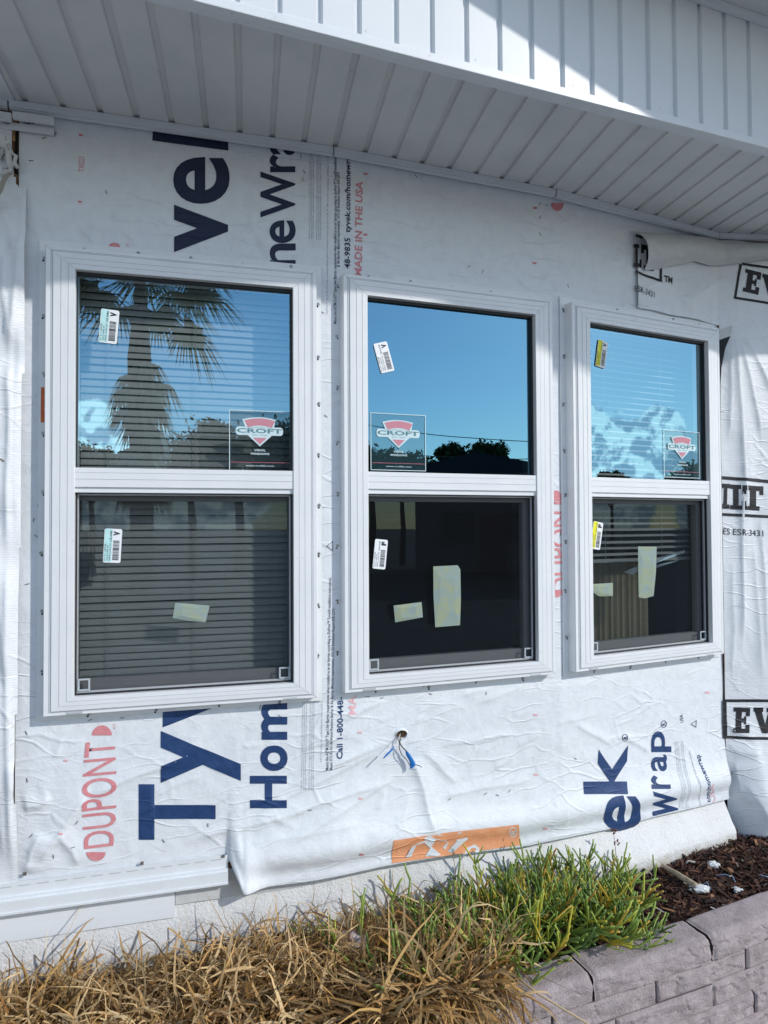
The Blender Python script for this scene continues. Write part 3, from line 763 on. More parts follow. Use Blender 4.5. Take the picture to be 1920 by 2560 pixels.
# cover board at the far-left corner of the eave, and the short loose channel pieces
mt = MB(); a1, a2 = at_z(50, 278, SOF-.003), at_z(-60, 60, SOF-.003); dd = (a2-a1).normalized(); nn = Vector((dd.y, -dd.x, 0))
for w0, w1, zz in ((0, .05, -.006),):
    q = [a1+nn*w0, a1+nn*w1, a2+nn*w1, a2+nn*w0]; mt.hexa([(v.x, v.y, SOF+zz) for v in q], [(v.x, v.y, SOF-.001) for v in q], M['trim'])
H(mt, 'corner_cover_strip')
def px_piece(name, x0, x1, y0, y1, o0, o1, m, par=None):
    (s0, z1), (s1, _), (_, z0) = px2w(x0, y0, o1), px2w(x1, y0, o1), px2w(x0, y1, o1)
    mb = MB(); wbox(mb, s0, s1, z0, z1, o0, o1, m); return H(mb, name)
px_piece('loose_channel', 31, 134, 277, 293, .031, .046, M['trim']); px_piece('loose_channel', -40, 28, 272, 291, .031, .044, M['trim'])
hp = MB(); (s0, z1), (s1, _), (_, z0) = px2w(-40, 294, .02), px2w(134, 300, .02), px2w(31, 322, .02); wbox(hp, s0, s1, z0, z1, .012, .0145, M['trim'])
for xx in (8, 58, 70): 
    (a_, b_), (c_, d_) = px2w(xx, 306, .015), px2w(xx+16, 310, .015); wbox(hp, a_, c_, d_, b_, .0148, .0153, M['dark'])
H(hp, 'nailing_hem')
px_piece('bare_lumber', 1850, 2000, 594, 614, .004, .012, M['wood']); px_piece('bare_lumber', 14, 38, 316, 350, .004, .010, M['wood'])
vb = MB(); (s0, z1), (s1, z0) = px2w(37, 318, .009), px2w(44, 436, .009); wbox(vb, s0, s1, z0, z1, .0075, .0085, M['dark']); H(vb, 'dark_gap_strip')  # thin dark strip coloured in for the shade of an open gap

# --- base of the wall: starter strip, lap board, stucco stem wall with a sloped ledge
s_a = SV[0]; s_b = px2w(570, 2160, .02)[0]; zt = px2w(300, 2172, .012)[1]
ss = MB(); wbox(ss, s_a, s_b, zt-.040, zt, .010, .013, M['trim'])
for (o0, o1, za, zb_) in ((.013, .022, .040, .048), (.013, .030, .048, .080), (.013, .034, .080, .086)): wbox(ss, s_a, s_b-.0, zt-zb_, zt-za, o0, o1, M['trim'])
s = s_a+.02
while s < s_b-.05: wbox(ss, s, s+.034, zt-.0125, zt-.0095, .0132, .0137, M['vinylline']); s += .052
for xx in (62, 355, 558):
    q = px2w(xx, 2190-.09*xx, .014); wbox(ss, q[0]-.005, q[0]+.005, q[1]-.005, q[1]+.005, .0132, .016, M['steel'])
H(ss, 'starter_strip')
s_c = px2w(437, 2290, .01)[0]
bd = MB(); wbox(bd, s_a, s_c, EYE-1.262, zt-.06, .0, .0085, M['board']); H(bd, 'lap_board')
b2 = MB(); wbox(b2, s_c+.002, px2w(760, 2230)[0], EYE-1.225, zt-.05, -.001, .004, M['wrapback']); H(b2, 'patch_sheet')
# stem wall with sloped shoulder, textured by real relief
gs = np.linspace(SV[0], SV[4]-.01, 520); prof = [(-.001, EYE-1.13), (-.001, EYE-1.20), (.010, EYE-1.235), (.058, EYE-1.318), (.072, EYE-1.332), (.080, EYE-1.35), (.084, EYE-1.40), (.086, EYE-1.48)]
pp = []
for j in range(len(prof)-1):
    for t in np.linspace(0, 1, 7)[:-1]: pp.append((prof[j][0]+(prof[j+1][0]-prof[j][0])*t, prof[j][1]+(prof[j+1][1]-prof[j][1])*t))
pp.append(prof[-1]); pp = np.array(pp); SG, J = np.meshgrid(gs, np.arange(len(pp)), indexing='ij')
left = smooth(SG, px2w(1000, 2200)[0], px2w(1250, 2200)[0])        # the ledge is proud only on the right
O = pp[J, 0]; Z = pp[J, 1]; O = O*(.25+.75*left)-.002*(1-left)+.004*(fbm(SG*60, Z*60, 3)-.5)+.010*(fbm(SG*6, Z*9, 5)-.5)
Vt = wall(SG, Z, O); n1, n2 = SG.shape; I = np.arange(n1*n2).reshape(n1, n2)
Fc = np.stack([I[:-1, :-1], I[:-1, 1:], I[1:, 1:], I[1:, :-1]], -1).reshape(-1, 4)
o = mesh_np('foundation_wall', Vt, Fc, [M['stucco']], smooth_=True, parent=house); fix(o, house)
# ------------------------------------------------------------------ HOUSE WRAP
def crease_field(lines):
    segs = []
    for (x0, y0, x1, y1, amp, wd) in lines:
        a = px2w(x0, y0); b = px2w(x1, y1); segs.append((a, b, amp, wd))
    def f(s, z):
        d = 0.0*s
        for (a, b, amp, wd) in segs:
            dx, dz = b[0]-a[0], b[1]-a[1]; L = math.hypot(dx, dz); t = ((s-a[0])*dx+(z-a[1])*dz)/L/L
            q = ((s-a[0])*-dz+(z-a[1])*dx)/L+.012*(vnoise(t*3+a[0]*9, 0*t+a[1]*7, 4)-.5)
            env = smooth(t, -.05, .15)*(1-smooth(t, .8, 1.05))
            d = d+amp*env*(np.exp(-np.abs(q)/wd)*.7+.5*np.exp(-((q-wd*1.5)/(wd*2.5))**2))
        return d
    return f
CRE = [(100, 2150, 225, 1975, .009, .012), (225, 1990, 520, 1868, .004, .008), (470, 2105, 960, 1955, .005, .010), (510, 2066, 960, 1850, .003, .007),
 (640, 2030, 960, 1868, .0035, .007), (858, 1798, 962, 1752, .003, .005), (827, 1918, 980, 1848, .003, .006), (727, 2098, 975, 1945, .004, .009), (1035, 1898, 1076, 2075, .007, .014),
 (1105, 1866, 1290, 1832, .003, .006), (1100, 1990, 1330, 1945, .003, .007), (1440, 1812, 1530, 1862, .003, .006), (1550, 1835, 1625, 1878, .003, .006),
 (1150, 1742, 1300, 1690, .003, .006), (1190, 1760, 1340, 1700, .002, .006), (100, 2080, 60, 2180, .007, .012), (150, 2080, 200, 2160, .006, .01), (60, 2020, 130, 2000, .006, .01),
 (620, 560, 700, 690, .004, .006), (640, 600, 690, 640, .004, .006), (205, 560, 235, 615, .005, .008), (240, 560, 228, 610, .004, .006), (300, 570, 345, 615, .004, .006), (280, 540, 330, 560, .003, .006),
 (1080, 640, 1260, 700, .004, .008), (1290, 690, 1335, 735, .004, .005), (1120, 690, 1180, 672, .003, .008), (1400, 700, 1560, 650, .004, .012), (1450, 620, 1590, 690, .004, .014),
 (985, 620, 1100, 640, .003, .01), (640, 2100, 900, 2050, .006, .03), (980, 1850, 1060, 1790, .003, .006), (1010, 1860, 960, 1880, .002, .005), (1060, 1880, 1140, 1960, .004, .008)]
cf = crease_field(CRE)
rr = random.Random(3)
lines = []
for _ in range(46):
    x = rr.uniform(90, 1700); y = rr.uniform(1770, 2080) if rr.random() < .7 else rr.uniform(400, 640)
    an = R(rr.choice((-25, -30, -15, 20, -60))+rr.uniform(-14, 14)); L = rr.uniform(30, 120); lines.append((x, y, x+L*math.cos(an), y+L*math.sin(an), rr.uniform(.001, .0024), rr.uniform(.003, .007)))
cf2 = crease_field(lines)
BOT = [(-60, 2205), (12, 2196), (560, 2143), (569, 2142), (572, 2150), (607, 2221), (660, 2218), (757, 2206), (960, 2166), (1130, 2138), (1307, 2118), (1420, 2094), (1530, 2072), (1640, 2042), (1700, 2028), (1760, 2014), (1803, 2003)]
bs = np.array([(px2w(x, y, .03) if x > 570 else (px2w(x, y, .01)[0], px2w(x, y, .01)[1]-.03)) for x, y in BOT])
S_fl = px2w(571, 2150)[0]
def mask_windows(s, z):
    m = 1.0
    for (a, b, c, d) in wins_s:
        q = np.maximum(np.maximum(a-.024-s, s-b-.024), np.maximum(c-.024-z, z-d-.03)); m = m*smooth(q, 0, .05)
    return m
def tyvek(s, z):
    zb_ = np.interp(s, bs[:, 0], bs[:, 1])
    d = .007*(fbm(s*4, z*5, 1)-.42)+.0016*fbm(s*22, z*22, 9)+1.5*cf(s, z)+1.3*cf2(s, z)
    d = d+.003*smooth(z, EYE-.2, EYE-.9)*(vnoise(s*3, z*2.2, 8))
    h = z-zb_; right = smooth(s, S_fl-.01, S_fl+.06)
    d = d+right*(.034*np.exp(-((h-.085)/.06)**2)+.012*np.exp(-((h-.16)/.09)**2)+.010*np.exp(-(h/.02)**2)*0)
    d = d+.020*right*np.exp(-(h/.03)**2)
    # loose corner flap beside the starter strip
    d = d+.045*np.exp(-((s-S_fl-.05)/.05)**2)*np.exp(-(h/.07)**2)*smooth(s, S_fl-.012, S_fl+.01)
    d = np.maximum(d, .0)*mask_windows(s, z)+.0008
    return d
def sheet(name, s0, s1, zb_f, zt, surf, m, step=.006, cut=None, parent=None, snap=None):
    ns = int((s1-s0)/step); gs = np.linspace(s0, s1, ns); nz = int((zt-EYE+1.2)/step)
    T = np.linspace(0, 1, nz); SG, TG = np.meshgrid(gs, T, indexing='ij'); ZB_ = zb_f(SG)
    ZG = ZB_+(zt-ZB_)*TG
    if snap is not None:
        a_ = snap(SG); ZG = np.where(np.abs(ZG-a_) < step*.6, a_, ZG)
    D = surf(SG, ZG); Vt = wall(SG, ZG, D)
    I = np.arange(ns*nz).reshape(ns, nz); Fc = np.stack([I[:-1, :-1], I[1:, :-1], I[1:, 1:], I[:-1, 1:]], -1).reshape(-1, 4)
    if cut is not None:
        cs = (SG[:-1, :-1]+SG[1:, 1:])/2; cz = (ZG[:-1, :-1]+ZG[1:, 1:])/2; Fc = Fc[~cut(cs, cz).ravel()]
        used = np.unique(Fc); mp = np.full(ns*nz, -1); mp[used] = np.arange(len(used)); Vt = Vt.reshape(-1, 3)[used]; Fc = mp[Fc]
    return mesh_np(name, Vt, Fc, [m], smooth_=True, parent=parent)
hole_s, hole_z = px2w(1002, 1833)
def cut1(s, z):
    c = np.zeros(s.shape, bool)
    for (a, b, e, d) in wins_s: c |= (s > a+.02) & (s < b-.02) & (z > e+.02) & (z < d-.02)
    c |= ((s-hole_s)/.022)**2+((z-hole_z)/.016)**2 < 1
    c |= (s < px2w(44, 1000)[0])
    return c
wrap = sheet('house_wrap', SV[1]-.2, px2w(1803, 1500)[0], lambda s: np.interp(s, bs[:, 0], bs[:, 1]), SOF-.012, tyvek, M['wrap'], .0055, cut1)
prop(wrap, 'white building wrap with navy Tyvek lettering, stapled around the three windows', 'building wrap')
X = tyvek
def PR(name, polys, m, cell=.016, off=.0016): return conform(name, polys, M[m], X, wrap, off, cell)
G = lambda *a, **k: glyph_box(*a, X, **k)
PR('printed_letter', [G('T', 347, 539, 1960, 2099, bold=.03)], 'navy'); PR('printed_letter', [G('y', 402, 602, 1827, 1957, bold=.035)], 'navy')
PR('printed_letter', [G('v', 407, 547, 1695, 1818, bold=.035)], 'navy')
PR('printed_letter', [G('v', 435, 570, 512, 631, bold=.035)], 'navy_dark'); PR('printed_letter', [G('e', 433, 574, 393, 510, bold=.018)], 'navy_dark')
PR('printed_letter', [quad([(382, 322), (570, 350), (571, 377), (381, 352)], X)], 'navy_dark')
for ch, b in (('H', (625, 717, 1939, 2020)), ('o', (651, 719, 1863, 1927)), ('m', (653, 718, 1753, 1849))): PR('printed_letter', [G(ch, *b, bold=.03)], 'navy')
for ch, b in (('n', (674, 739, 609, 668)), ('e', (674, 739, 551, 608)), ('W', (651, 738, 429, 544)), ('r', (674, 738, 387, 431)), ('a', (674, 740, 330, 388))): PR('printed_letter', [G(ch, *b, bold=.016)], 'navy_dark')
for ch, b in (('k', (1460, 1570, 1863, 1985)), ('e', (1505, 1598, 1988, 2078)), ('p', (1628, 1678, 1828, 1880)), ('a', (1628, 1667, 1886, 1928)), ('r', (1628, 1676, 1938, 1972)), ('w', (1632, 1692, 1978, 2040))):
    PR('printed_letter', [G(ch, *b, bold=.016)], 'navy')
def reg(cx, cy, r, m): PR('registered_mark', [ring(cx, cy, r*.82, r, r*.17, X), G('R', cx-r*.42, cx+r*.42, cy-r*.42, cy+r*.42, bold=.02)], m, None)
reg(1562, 1844, 9, 'navy'); reg(1659, 1810, 9, 'navy')
def LT(name, txt, p0, p1, cap, m, bold=.0, res=2, cell=None, bulge=0): PR(name, [line_text(txt, p0, p1, cap, X, bold, res, bulge)], m, cell)
LT('printed_line', '48-9835  tyvek.com/homewra', (875, 672), (876, 392), 14, 'navy_dark', .018)
LT('printed_line', 'MADE IN THE USA', (904, 692), (907, 455), 18, 'red', .02)
LT('printed_line', 'Call 1-800-448-', (857, 1897), (858, 1742), 15, 'navy', .018); LT('printed_line', 'MA', (890, 1786), (890, 1739), 19, 'palered', .01)
LT('printed_line', 'Meets the ASTM E1677 Type I Air Barrier requirements when installed as an air barrier according to DuPont™ Tyvek® installation ins', (841, 810), (841, 383), 7, 'ink', .006)
LT('printed_line', '& Air Barrier Material requirements.  ICC-ES Evaluation Report ESR-2375.', (849, 668), (849, 430), 7, 'ink', .006)
LT('printed_line', 'Meets the ASTM E1677 Type I Air Barrier requirements when installed as an air barrier according to DuPont™ Tyvek® installation instructions.', (821, 1925), (828, 1443), 7, 'ink', .006)
LT('printed_line', 'Meets ICC-ES AC-38 Water-Resistive Barrier & Air Barrier Material requirements.  ICC-ES Evaluation Report ESR-2375.', (831, 1925), (837, 1520), 7, 'ink', .006)
LT('printed_line', 'T30223', (211, 431), (211, 393), 14, 'red', .0); LT('printed_line', 'DUPONT', (290, 2113), (293, 1850), 86, 'red', .006, 4, .02, .16)
LT('printed_line', 'TM', (292, 1822), (290, 1808), 8, 'palered'); LT('printed_line', 'TM', (323, 618), (323, 610), 7, 'red')
LT('printed_line', 'DUPONT', (1420, 1480), (1416, 1240), 40, 'red', .01, 4, .02, .1)
PR('printed_lens_mark', [disc_half(240, 2130, 24, 22, X, 0, 180)], 'red'); PR('printed_lens_mark', [disc_half(255, 1838, 25, 25, X, 180, 360)], 'red')
PR('printed_lens_mark', [disc_half(286, 619, 15, 12, X, 180, 360)], 'red'); PR('printed_lens_mark', [disc_half(1393, 508, 16, 20, X, 0, 180)], 'red')
PR('printed_lens_mark', [disc_half(1390, 1252, 15, 26, X, 180, 360)], 'red'); PR('printed_lens_mark', [disc_half(1392, 1475, 14, 18, X, 0, 180)], 'red')
PR('printed_bar', [quad([(1374, 484), (1414, 493), (1414, 498), (1374, 489)], X)], 'red', None); PR('printed_bar', [quad([(1453, 505), (1472, 509), (1472, 513), (1453, 510)], X)], 'navy_dark', None)
DASH = [(202, 338), (200, 505), (914, 435), (913, 587), (1336, 658), (1337, 520), (164, 1901), (152, 2084), (899, 1831), (901, 1996), (904, 2136), (1338, 1787), (1339, 1936), (1363, 2071), (1768, 1731)]
for i, (x, y) in enumerate(DASH): PR('registration_dash', [quad([(x-5, y-3), (x+5, y-2), (x+5, y+3), (x-5, y+2)], X)], 'palered' if y > 1700 and i not in (7, 10) else 'red', None)
WARN = ['WARNING. DuPont™ Tyvek® HomeWrap® is slippery and should not be used in any application where it will be walked on. Use kick jacks or scaffolding for exterior work above the',
        'lower floors. If ladders must be used, extra caution must be taken to use them safely by following the requirements of the scaffold and ladder makers',
        'NOTICE. DuPont™ Tyvek® is combustible and should be protected from a flame and other high heat sources.']
ADV = ['ADVERTENCIA. DuPont™ Tyvek® HomeWrap® es resbaladizo y no debe utilizarse en ninguna aplicacion donde se vaya a caminar sobre el. Use plataformas o andamios',
       'para trabajos exteriores por encima de los pisos inferiores. Si es necesario utilizar escaleras, se debe tener mucho cuidado y usarlas de forma segura',
       'siguiendo los requisitos de los fabricantes de andamios y escaleras. Debe protegerse de las llamas y de otras fuentes de calor intenso.']
for i, t in enumerate(WARN):
    LT('fine_print', t, (775+4.4*i, 598), (775+4.4*i, 374), 2.7, 'greyink', .004, 0); LT('fine_print', t, (755+5*i, 1974), (758+4.8*i, 1752), 2.9, 'greyink', .004, 0)
for i, t in enumerate(ADV):
    LT('fine_print', t, (793+4.6*i, 600), (793+4.6*i, 378), 2.7, 'greyink', .004, 0); LT('fine_print', t, (774+4.8*i, 1974), (777+4.6*i, 1752), 2.9, 'greyink', .004, 0)
TM_ = 'DuPont™, the DuPont Oval, and all products, unless otherwise noted, denoted with ™, SM or ® are trademarks of affiliates of DuPont'
LT('fine_print', TM_, (819, 785), (821, 380), 3.5, 'greyink', .003, 1); LT('fine_print', TM_[:70], (804, 1904), (806, 1752), 3.5, 'greyink', .003, 1)
for i in range(5):
    LT('fine_print', WARN[i % 3], (1700+4.5*i+(i > 2)*3, 2020), (1688+4.0*i+(i > 2)*3, 1852), 2.5, 'greyink', .002, 0)
LT('printed_line', 'com/homewrap', (1777, 2003), (1748, 1885), 11, 'navy', .015); LT('printed_line', 'USA', (1790, 2000), (1783, 1958), 10, 'palered', .01)
LT('printed_line', 'Report ESR-2375.  according to DuPont™ Tyvek® installation instructions.', (1752, 2012), (1724, 1876), 4, 'greyink', .004, 1); LT('printed_line', 'USA', (1708, 1805), (1706, 1785), 8, 'ink', .01)
tri = [(1726, 1810), (1741, 1800), (1740, 1819)]
c_ = np.mean([sheet_pt(*p, X) for p in tri], 0); o_ = np.array([sheet_pt(*p, X) for p in tri]); i_ = c_+(o_-c_)*.76
PR('recycling_mark', [(np.concatenate([o_, i_]), [[i, (i+1) % 3, 3+(i+1) % 3, 3+i] for i in range(3)])], 'ink', None)
tri = [(815, 1366), (832, 1352), (832, 1378)]; o_ = np.array([sheet_pt(*p, X) for p in tri]); c_ = o_.mean(0); i_ = c_+(o_-c_)*.8
PR('recycling_mark', [(np.concatenate([o_, i_]), [[i, (i+1) % 3, 3+(i+1) % 3, 3+i] for i in range(3)])], 'ink', None)
# the orange panel with its white lettering at the foot of the sheet
PR('printed_orange_panel', [quad([(983, 2101), (1090, 2085), (1296, 2061), (1303, 2112), (1150, 2134), (980, 2158)], X)], 'orangeink')
ws = [[(1012, 2146), (1028, 2118), (1048, 2104), (1070, 2088), (1100, 2084), (1118, 2104), (1090, 2098), (1075, 2120), (1060, 2106), (1040, 2112), (1028, 2140)],
      [(1062, 2140), (1078, 2116), (1102, 2136), (1092, 2140)], [(1106, 2118), (1120, 2104), (1116, 2116), (1112, 2124)],
      [(1118, 2128), (1140, 2104), (1144, 2082), (1152, 2078), (1170, 2096), (1156, 2108), (1130, 2132)],
      [(1156, 2136), (1168, 2118), (1186, 2110), (1198, 2120), (1196, 2130), (1186, 2131), (1190, 2120), (1178, 2119), (1168, 2133)]]
PR('printed_white_lettering', [quad(q, X) for q in ws], 'wrap', None, .0026)
conform('registered_mark', [ring(1282, 2080, 10, 13, 2, X), G('R', 1277, 1287, 2074, 2086, bold=.02)], M['wrap'], X, wrap, .0026, None)
# staples
stp = MB(); stp.tube([(-.006, 0, 0), (-.0058, -.0018, 0), (.0058, -.0018, 0), (.006, 0, 0)], .0009, M['dark'], 5); stm = None
ST_ = [(138, 1795), (66, 1832), (68, 1950), (78, 2088), (134, 2140), (225, 1800), (305, 1795), (520, 2062), (409, 2102), (192, 2056), (183, 2116), (773, 2020), (1120, 1995), (1270, 1975), (1210, 1982), (1437, 1896), (1815, 1925), (920, 1742), (955, 1745),
       (1215, 1733), (1062, 1715), (1077, 1735), (690, 1770), (650, 1768), (752, 390), (760, 430), (757, 448), (1350, 510), (1368, 512), (1350, 543), (1350, 585), (110, 345), (138, 335), (78, 402), (265, 480), (1040, 440), (1170, 668), (1205, 680), (1420, 715),
       (805, 780), (815, 1040), (1402, 1335), (84, 1300), (90, 1340), (68, 1460), (95, 1260), (1250, 2092), (1240, 1985), (700, 1790)]
for (x, y) in ST_:
    q = px2w(x, y, .004); d = float(X(np.array([q[0]]), np.array([q[1]]))[0]); p = wall(np.array([q[0]]), np.array([q[1]]), np.array([d+.0005]))[0]
    if stm is None: o = stp.build('staple', wrap); stm = o.data
    else: o = bpy.data.objects.new('staple', stm); C.objects.link(o); o.parent = wrap
    o.location = p; o.rotation_euler = (0, random.uniform(-1.5, 1.5), .3)
# torn lips of the cable hole
lip = MB(); n = 14
for i in range(n):
    a0, a1 = 2*math.pi*i/n, 2*math.pi*(i+1)/n; k0, k1 = [1+.0*random.random() for _ in range(2)]
    def q(a_, r_, o_): return wall(np.array([hole_s+.0245*r_*math.cos(a_)]), np.array([hole_z+.0185*r_*math.sin(a_)]), np.array([o_]))[0]
    up_ = .5+.5*math.sin(a0+.3); up1 = .5+.5*math.sin(a1+.3)
    lip.add([q(a0, 1.15, .004), q(a1, 1.15, .004), q(a1, .98-.22*up1, .010+.004*up1), q(a0, .98-.22*up_, .010+.004*up_)], [(0, 1, 2, 3)], M['wrap'])
lip.build('torn_edge', wrap, smooth_=True)

# --- second sheet: woven wrap with black print, lapping in from the right
S_e0 = px2w(1588, 700)[0]; S_ej = px2w(1802, 1200, .01)[0]; S_e1 = SV[-1]-.3
eb = np.array([px2w(x, y, .01) for x, y in ((1585, 764), (1600, 771), (1680, 786), (1740, 799), (1801, 812))])
et = np.array([px2w(x, y, .01) for x, y in ((1585, 585), (1660, 600), (1760, 612), (1850, 622))])
elow = [px2w(x, y, .10) for x, y in ((1802, 1985), (1815, 2020), (1840, 2075), (1885, 2130), (1925, 2118), (2000, 2090))]
elow = np.array(elow); elow[:, 0] = np.maximum.accumulate(elow[:, 0])
EF = crease_field([(1640, 705, 1735, 780, .012, .022), (1700, 770, 1820, 690, .008, .02), (1590, 740, 1640, 705, .006, .01), (1835, 845, 1860, 1300, .016, .016), (1845, 850, 1900, 1100, .012, .014), (1860, 850, 1925, 980, .010, .012),
    (1825, 860, 1815, 1100, .010, .012), (1852, 1200, 1850, 1620, .014, .012), (1880, 1350, 1900, 1700, .009, .018), (1830, 1400, 1826, 1700, .007, .014), (1810, 1810, 1880, 1850, .006, .01), (1815, 1870, 1890, 1880, .006, .008), (1850, 1950, 1900, 2060, .010, .02),
    (1830, 1900, 1840, 2000, .008, .016), (1900, 1300, 1912, 1650, .008, .01)])
def ever(s, z):
    d = .008+.006*(fbm(s*7, z*3, 21)-.4)+.002*fbm(s*30, z*14, 22)+EF(s, z)
    low = smooth(z, EYE-.85, EYE-1.32); d = d+low*.10*smooth(s, S_ej-.02, S_ej+.15)
    d = d+.006*np.exp(-((s-S_e0)/.02)**2)
    lim = np.minimum(d, .010+.6*np.maximum(z-np.interp(s, eb[:, 0], eb[:, 1]), 0)); wt_ = smooth(s, S_ej-.12, S_ej-.02); d = lim*(1-wt_)+d*wt_
    return np.maximum(d, .004)
def ebot(s):
    a_ = np.interp(s, eb[:, 0], eb[:, 1])+.004*np.sin(s*90); b_ = np.interp(s, elow[:, 0], elow[:, 1])
    return b_
def etop(s): return np.where(s < S_ej, np.interp(s, eb[:, 0], eb[:, 1])+.003*np.sin(s*23), -9.0)
wrap2 = sheet('house_wrap', S_e0, S_e1, ebot, SOF-.07, ever, M['woven'], .006,
              lambda s, z: (z > np.interp(s, et[:, 0], et[:, 1])) | (z < etop(s)), snap=etop)
prop(wrap2, 'woven wrap with bold black Everbilt print, hanging past the right window to the mulch', 'building wrap')
X2 = ever
def PE(name, polys, cell=.02): return conform(name, polys, M['blackink'], X2, wrap2, .0018, cell)
def Q2(*q): return quad(list(q), X2)
PE('printed_letter', slab('L', 1584, 1604, 610, 667, X2, 3)); PE('printed_letter', slab('T', 1602, 1640, 610, 672, X2, 8))
PE('printed_frame', [Q2((1588, 676), (1649, 698), (1649, 704), (1588, 682)), Q2((1649, 664), (1655, 664), (1655, 705), (1649, 704)), Q2((1588, 586), (1606, 592), (1606, 598), (1588, 592))])
PE('printed_letter', slab('E', 1856, 1904, 672, 728, X2, 12, 8)); PE('printed_letter', slab('V', 1900, 1960, 684, 742, X2, 14, 6))
PE('printed_frame', [Q2((1848, 660), (1855, 661), (1848, 695), (1842, 694)), Q2((1842, 694), (1848, 695), (1840, 748), (1834, 746)), Q2((1834, 741), (1990, 766), (1990, 772), (1834, 747)), Q2((1855, 657), (1990, 676), (1990, 682), (1855, 663))])
def T2(txt, x0, y0, x1, y1, cap, bold=.0):
    v, f = glyphs(txt, bold, 3); lo_, hi_ = capheight(bold); a_ = np.array(sheet_pt(x0, y0, X2)); b_ = np.array(sheet_pt(x1, y1, X2)); h_ = np.array(sheet_pt(x0, y0-cap, X2))-a_
    u = (v[:, 0]-v[:, 0].min())/(np.ptp(v[:, 0])); t = (v[:, 1]-lo_)/(hi_-lo_); return (a_+(b_-a_)*u[:, None]+h_*t[:, None], f)
PE('printed_line', [T2('TM', 1659, 704, 1680, 710, 16, .03)], None); PE('printed_line', [T2('ESR-3431', 1586, 728, 1636, 744, 14)], None)
PE('printed_frame', [Q2((1795, 1189), (2000, 1206), (2000, 1214), (1795, 1197)), Q2((1799, 1282), (2000, 1292), (2000, 1299), (1799, 1289))])
PE('printed_letter', slab('I', 1800, 1823, 1209, 1271, X2, 1, 2)); PE('printed_letter', slab('L', 1825, 1867, 1211, 1273, X2, 2, 0)); PE('printed_letter', slab('T', 1856, 1908, 1213, 1274, X2, 3, 0))
PE('printed_line', [T2('-ES ESR-3431', 1802, 1335, 1908, 1341, 15)], None)
PE('printed_frame', [Q2((1809, 1748), (1815, 1748), (1817, 1846), (1808, 1846)), Q2((1815, 1748), (2000, 1748), (2000, 1755), (1815, 1755)), Q2((1817, 1839), (2000, 1843), (2000, 1850), (1808, 1846))])
PE('printed_letter', slab('E', 1832, 1882, 1768, 1831, X2, 2, 2)); PE('printed_letter', slab('V', 1884, 1940, 1768, 1832, X2, 2, 0))
# folded-over top hem of the second sheet (its blank back side shows) and the peeled corner beside the window
TOP = [(1586, 577), (1640, 583), (1700, 586), (1760, 592), (1830, 600), (1880, 606), (1960, 610)]
LOW = [(1622, 672), (1660, 667), (1700, 658), (1745, 649), (1785, 660), (1840, 655), (1960, 640)]
us = np.linspace(0, 1, 60); tp = np.array([px2w(*p, .02) for p in TOP]); lw = np.array([px2w(*p, .04) for p in LOW]); k_ = np.linspace(0, 1, 7)
tp = np.stack([np.interp(us, k_, tp[:, i]) for i in (0, 1)], 1); lw = np.stack([np.interp(us, k_, lw[:, i]) for i in (0, 1)], 1); vv = np.linspace(0, 1, 16)
Vt = []
for i in range(60):
    for v in vv:
        q = tp[i]*(1-v)+lw[i]*v; bow = .022+.046*math.sin(math.pi*min(v*1.05, 1))**.7+.006*(float(fbm(np.array([us[i]*7]), np.array([v*3]), 31)[0])-.5)*2
        if v > .93: bow -= .004
        Vt.append(wall(np.array([q[0]]), np.array([q[1]]), np.array([bow]))[0])
I = np.arange(60*16).reshape(60, 16); Fc = np.stack([I[:-1, :-1], I[:-1, 1:], I[1:, 1:], I[1:, :-1]], -1).reshape(-1, 4)
mesh_np('folded_hem', np.array(Vt), Fc, [M['wrapback']], smooth_=True, parent=wrap2)
pk = MB()
PLc = [(1797, 826), (1800, 850), (1796, 880), (1795, 920), (1796, 960), (1796, 985)]; PRc = [(1832, 812), (1826, 840), (1812, 870), (1806, 920), (1803, 960), (1803, 985)]
for i in range(5):
    q = [wall(*[np.array([c]) for c in px2w(*p, o_)], np.array([o_]))[0] for p, o_ in ((PLc[i], .02), (PRc[i], .03), (PRc[i+1], .03), (PLc[i+1], .02))]
    pk.add(q, [(0, 1, 2, 3)], M['blackink'] if i in (1, 2, 3, 4) else M['wrapback'])
pk.build('peeled_corner', wrap2, smooth_=True)

# --- third sheet: plain woven wrap hanging in long folds at the far left
S_l = px2w(66, 1200)[0]
LE = [(-80, 300), (66, 460)]
LF = crease_field([(52, 600, 30, 900, .016, .014), (30, 900, 24, 1400, .018, .015), (24, 1400, 30, 2180, .015, .014), (8, 640, 22, 860, .010, .01), (60, 480, 60, 760, .006, .008), (5, 520, 45, 640, .012, .012), (0, 900, 5, 1300, .010, .012), (0, 1300, 14, 1700, .010, .012), (0, 1700, 8, 2150, .010, .012),
    (-50, 500, -30, 2100, .02, .02), (56, 800, 44, 1400, .004, .006), (30, 1900, 60, 2060, .008, .01)])
def leftsurf(s, z): return .006+.005*fbm(s*9, z*2.5, 41)+.0016*fbm(s*40, z*9, 44)+1.5*np.maximum(LF(s, z), 0)+.0008
le = np.array([px2w(x, y, .01) for x, y in ((68, 470), (66, 800), (58, 1000), (52, 1400), (46, 1700), (42, 1900), (44, 2100), (46, 2200))])
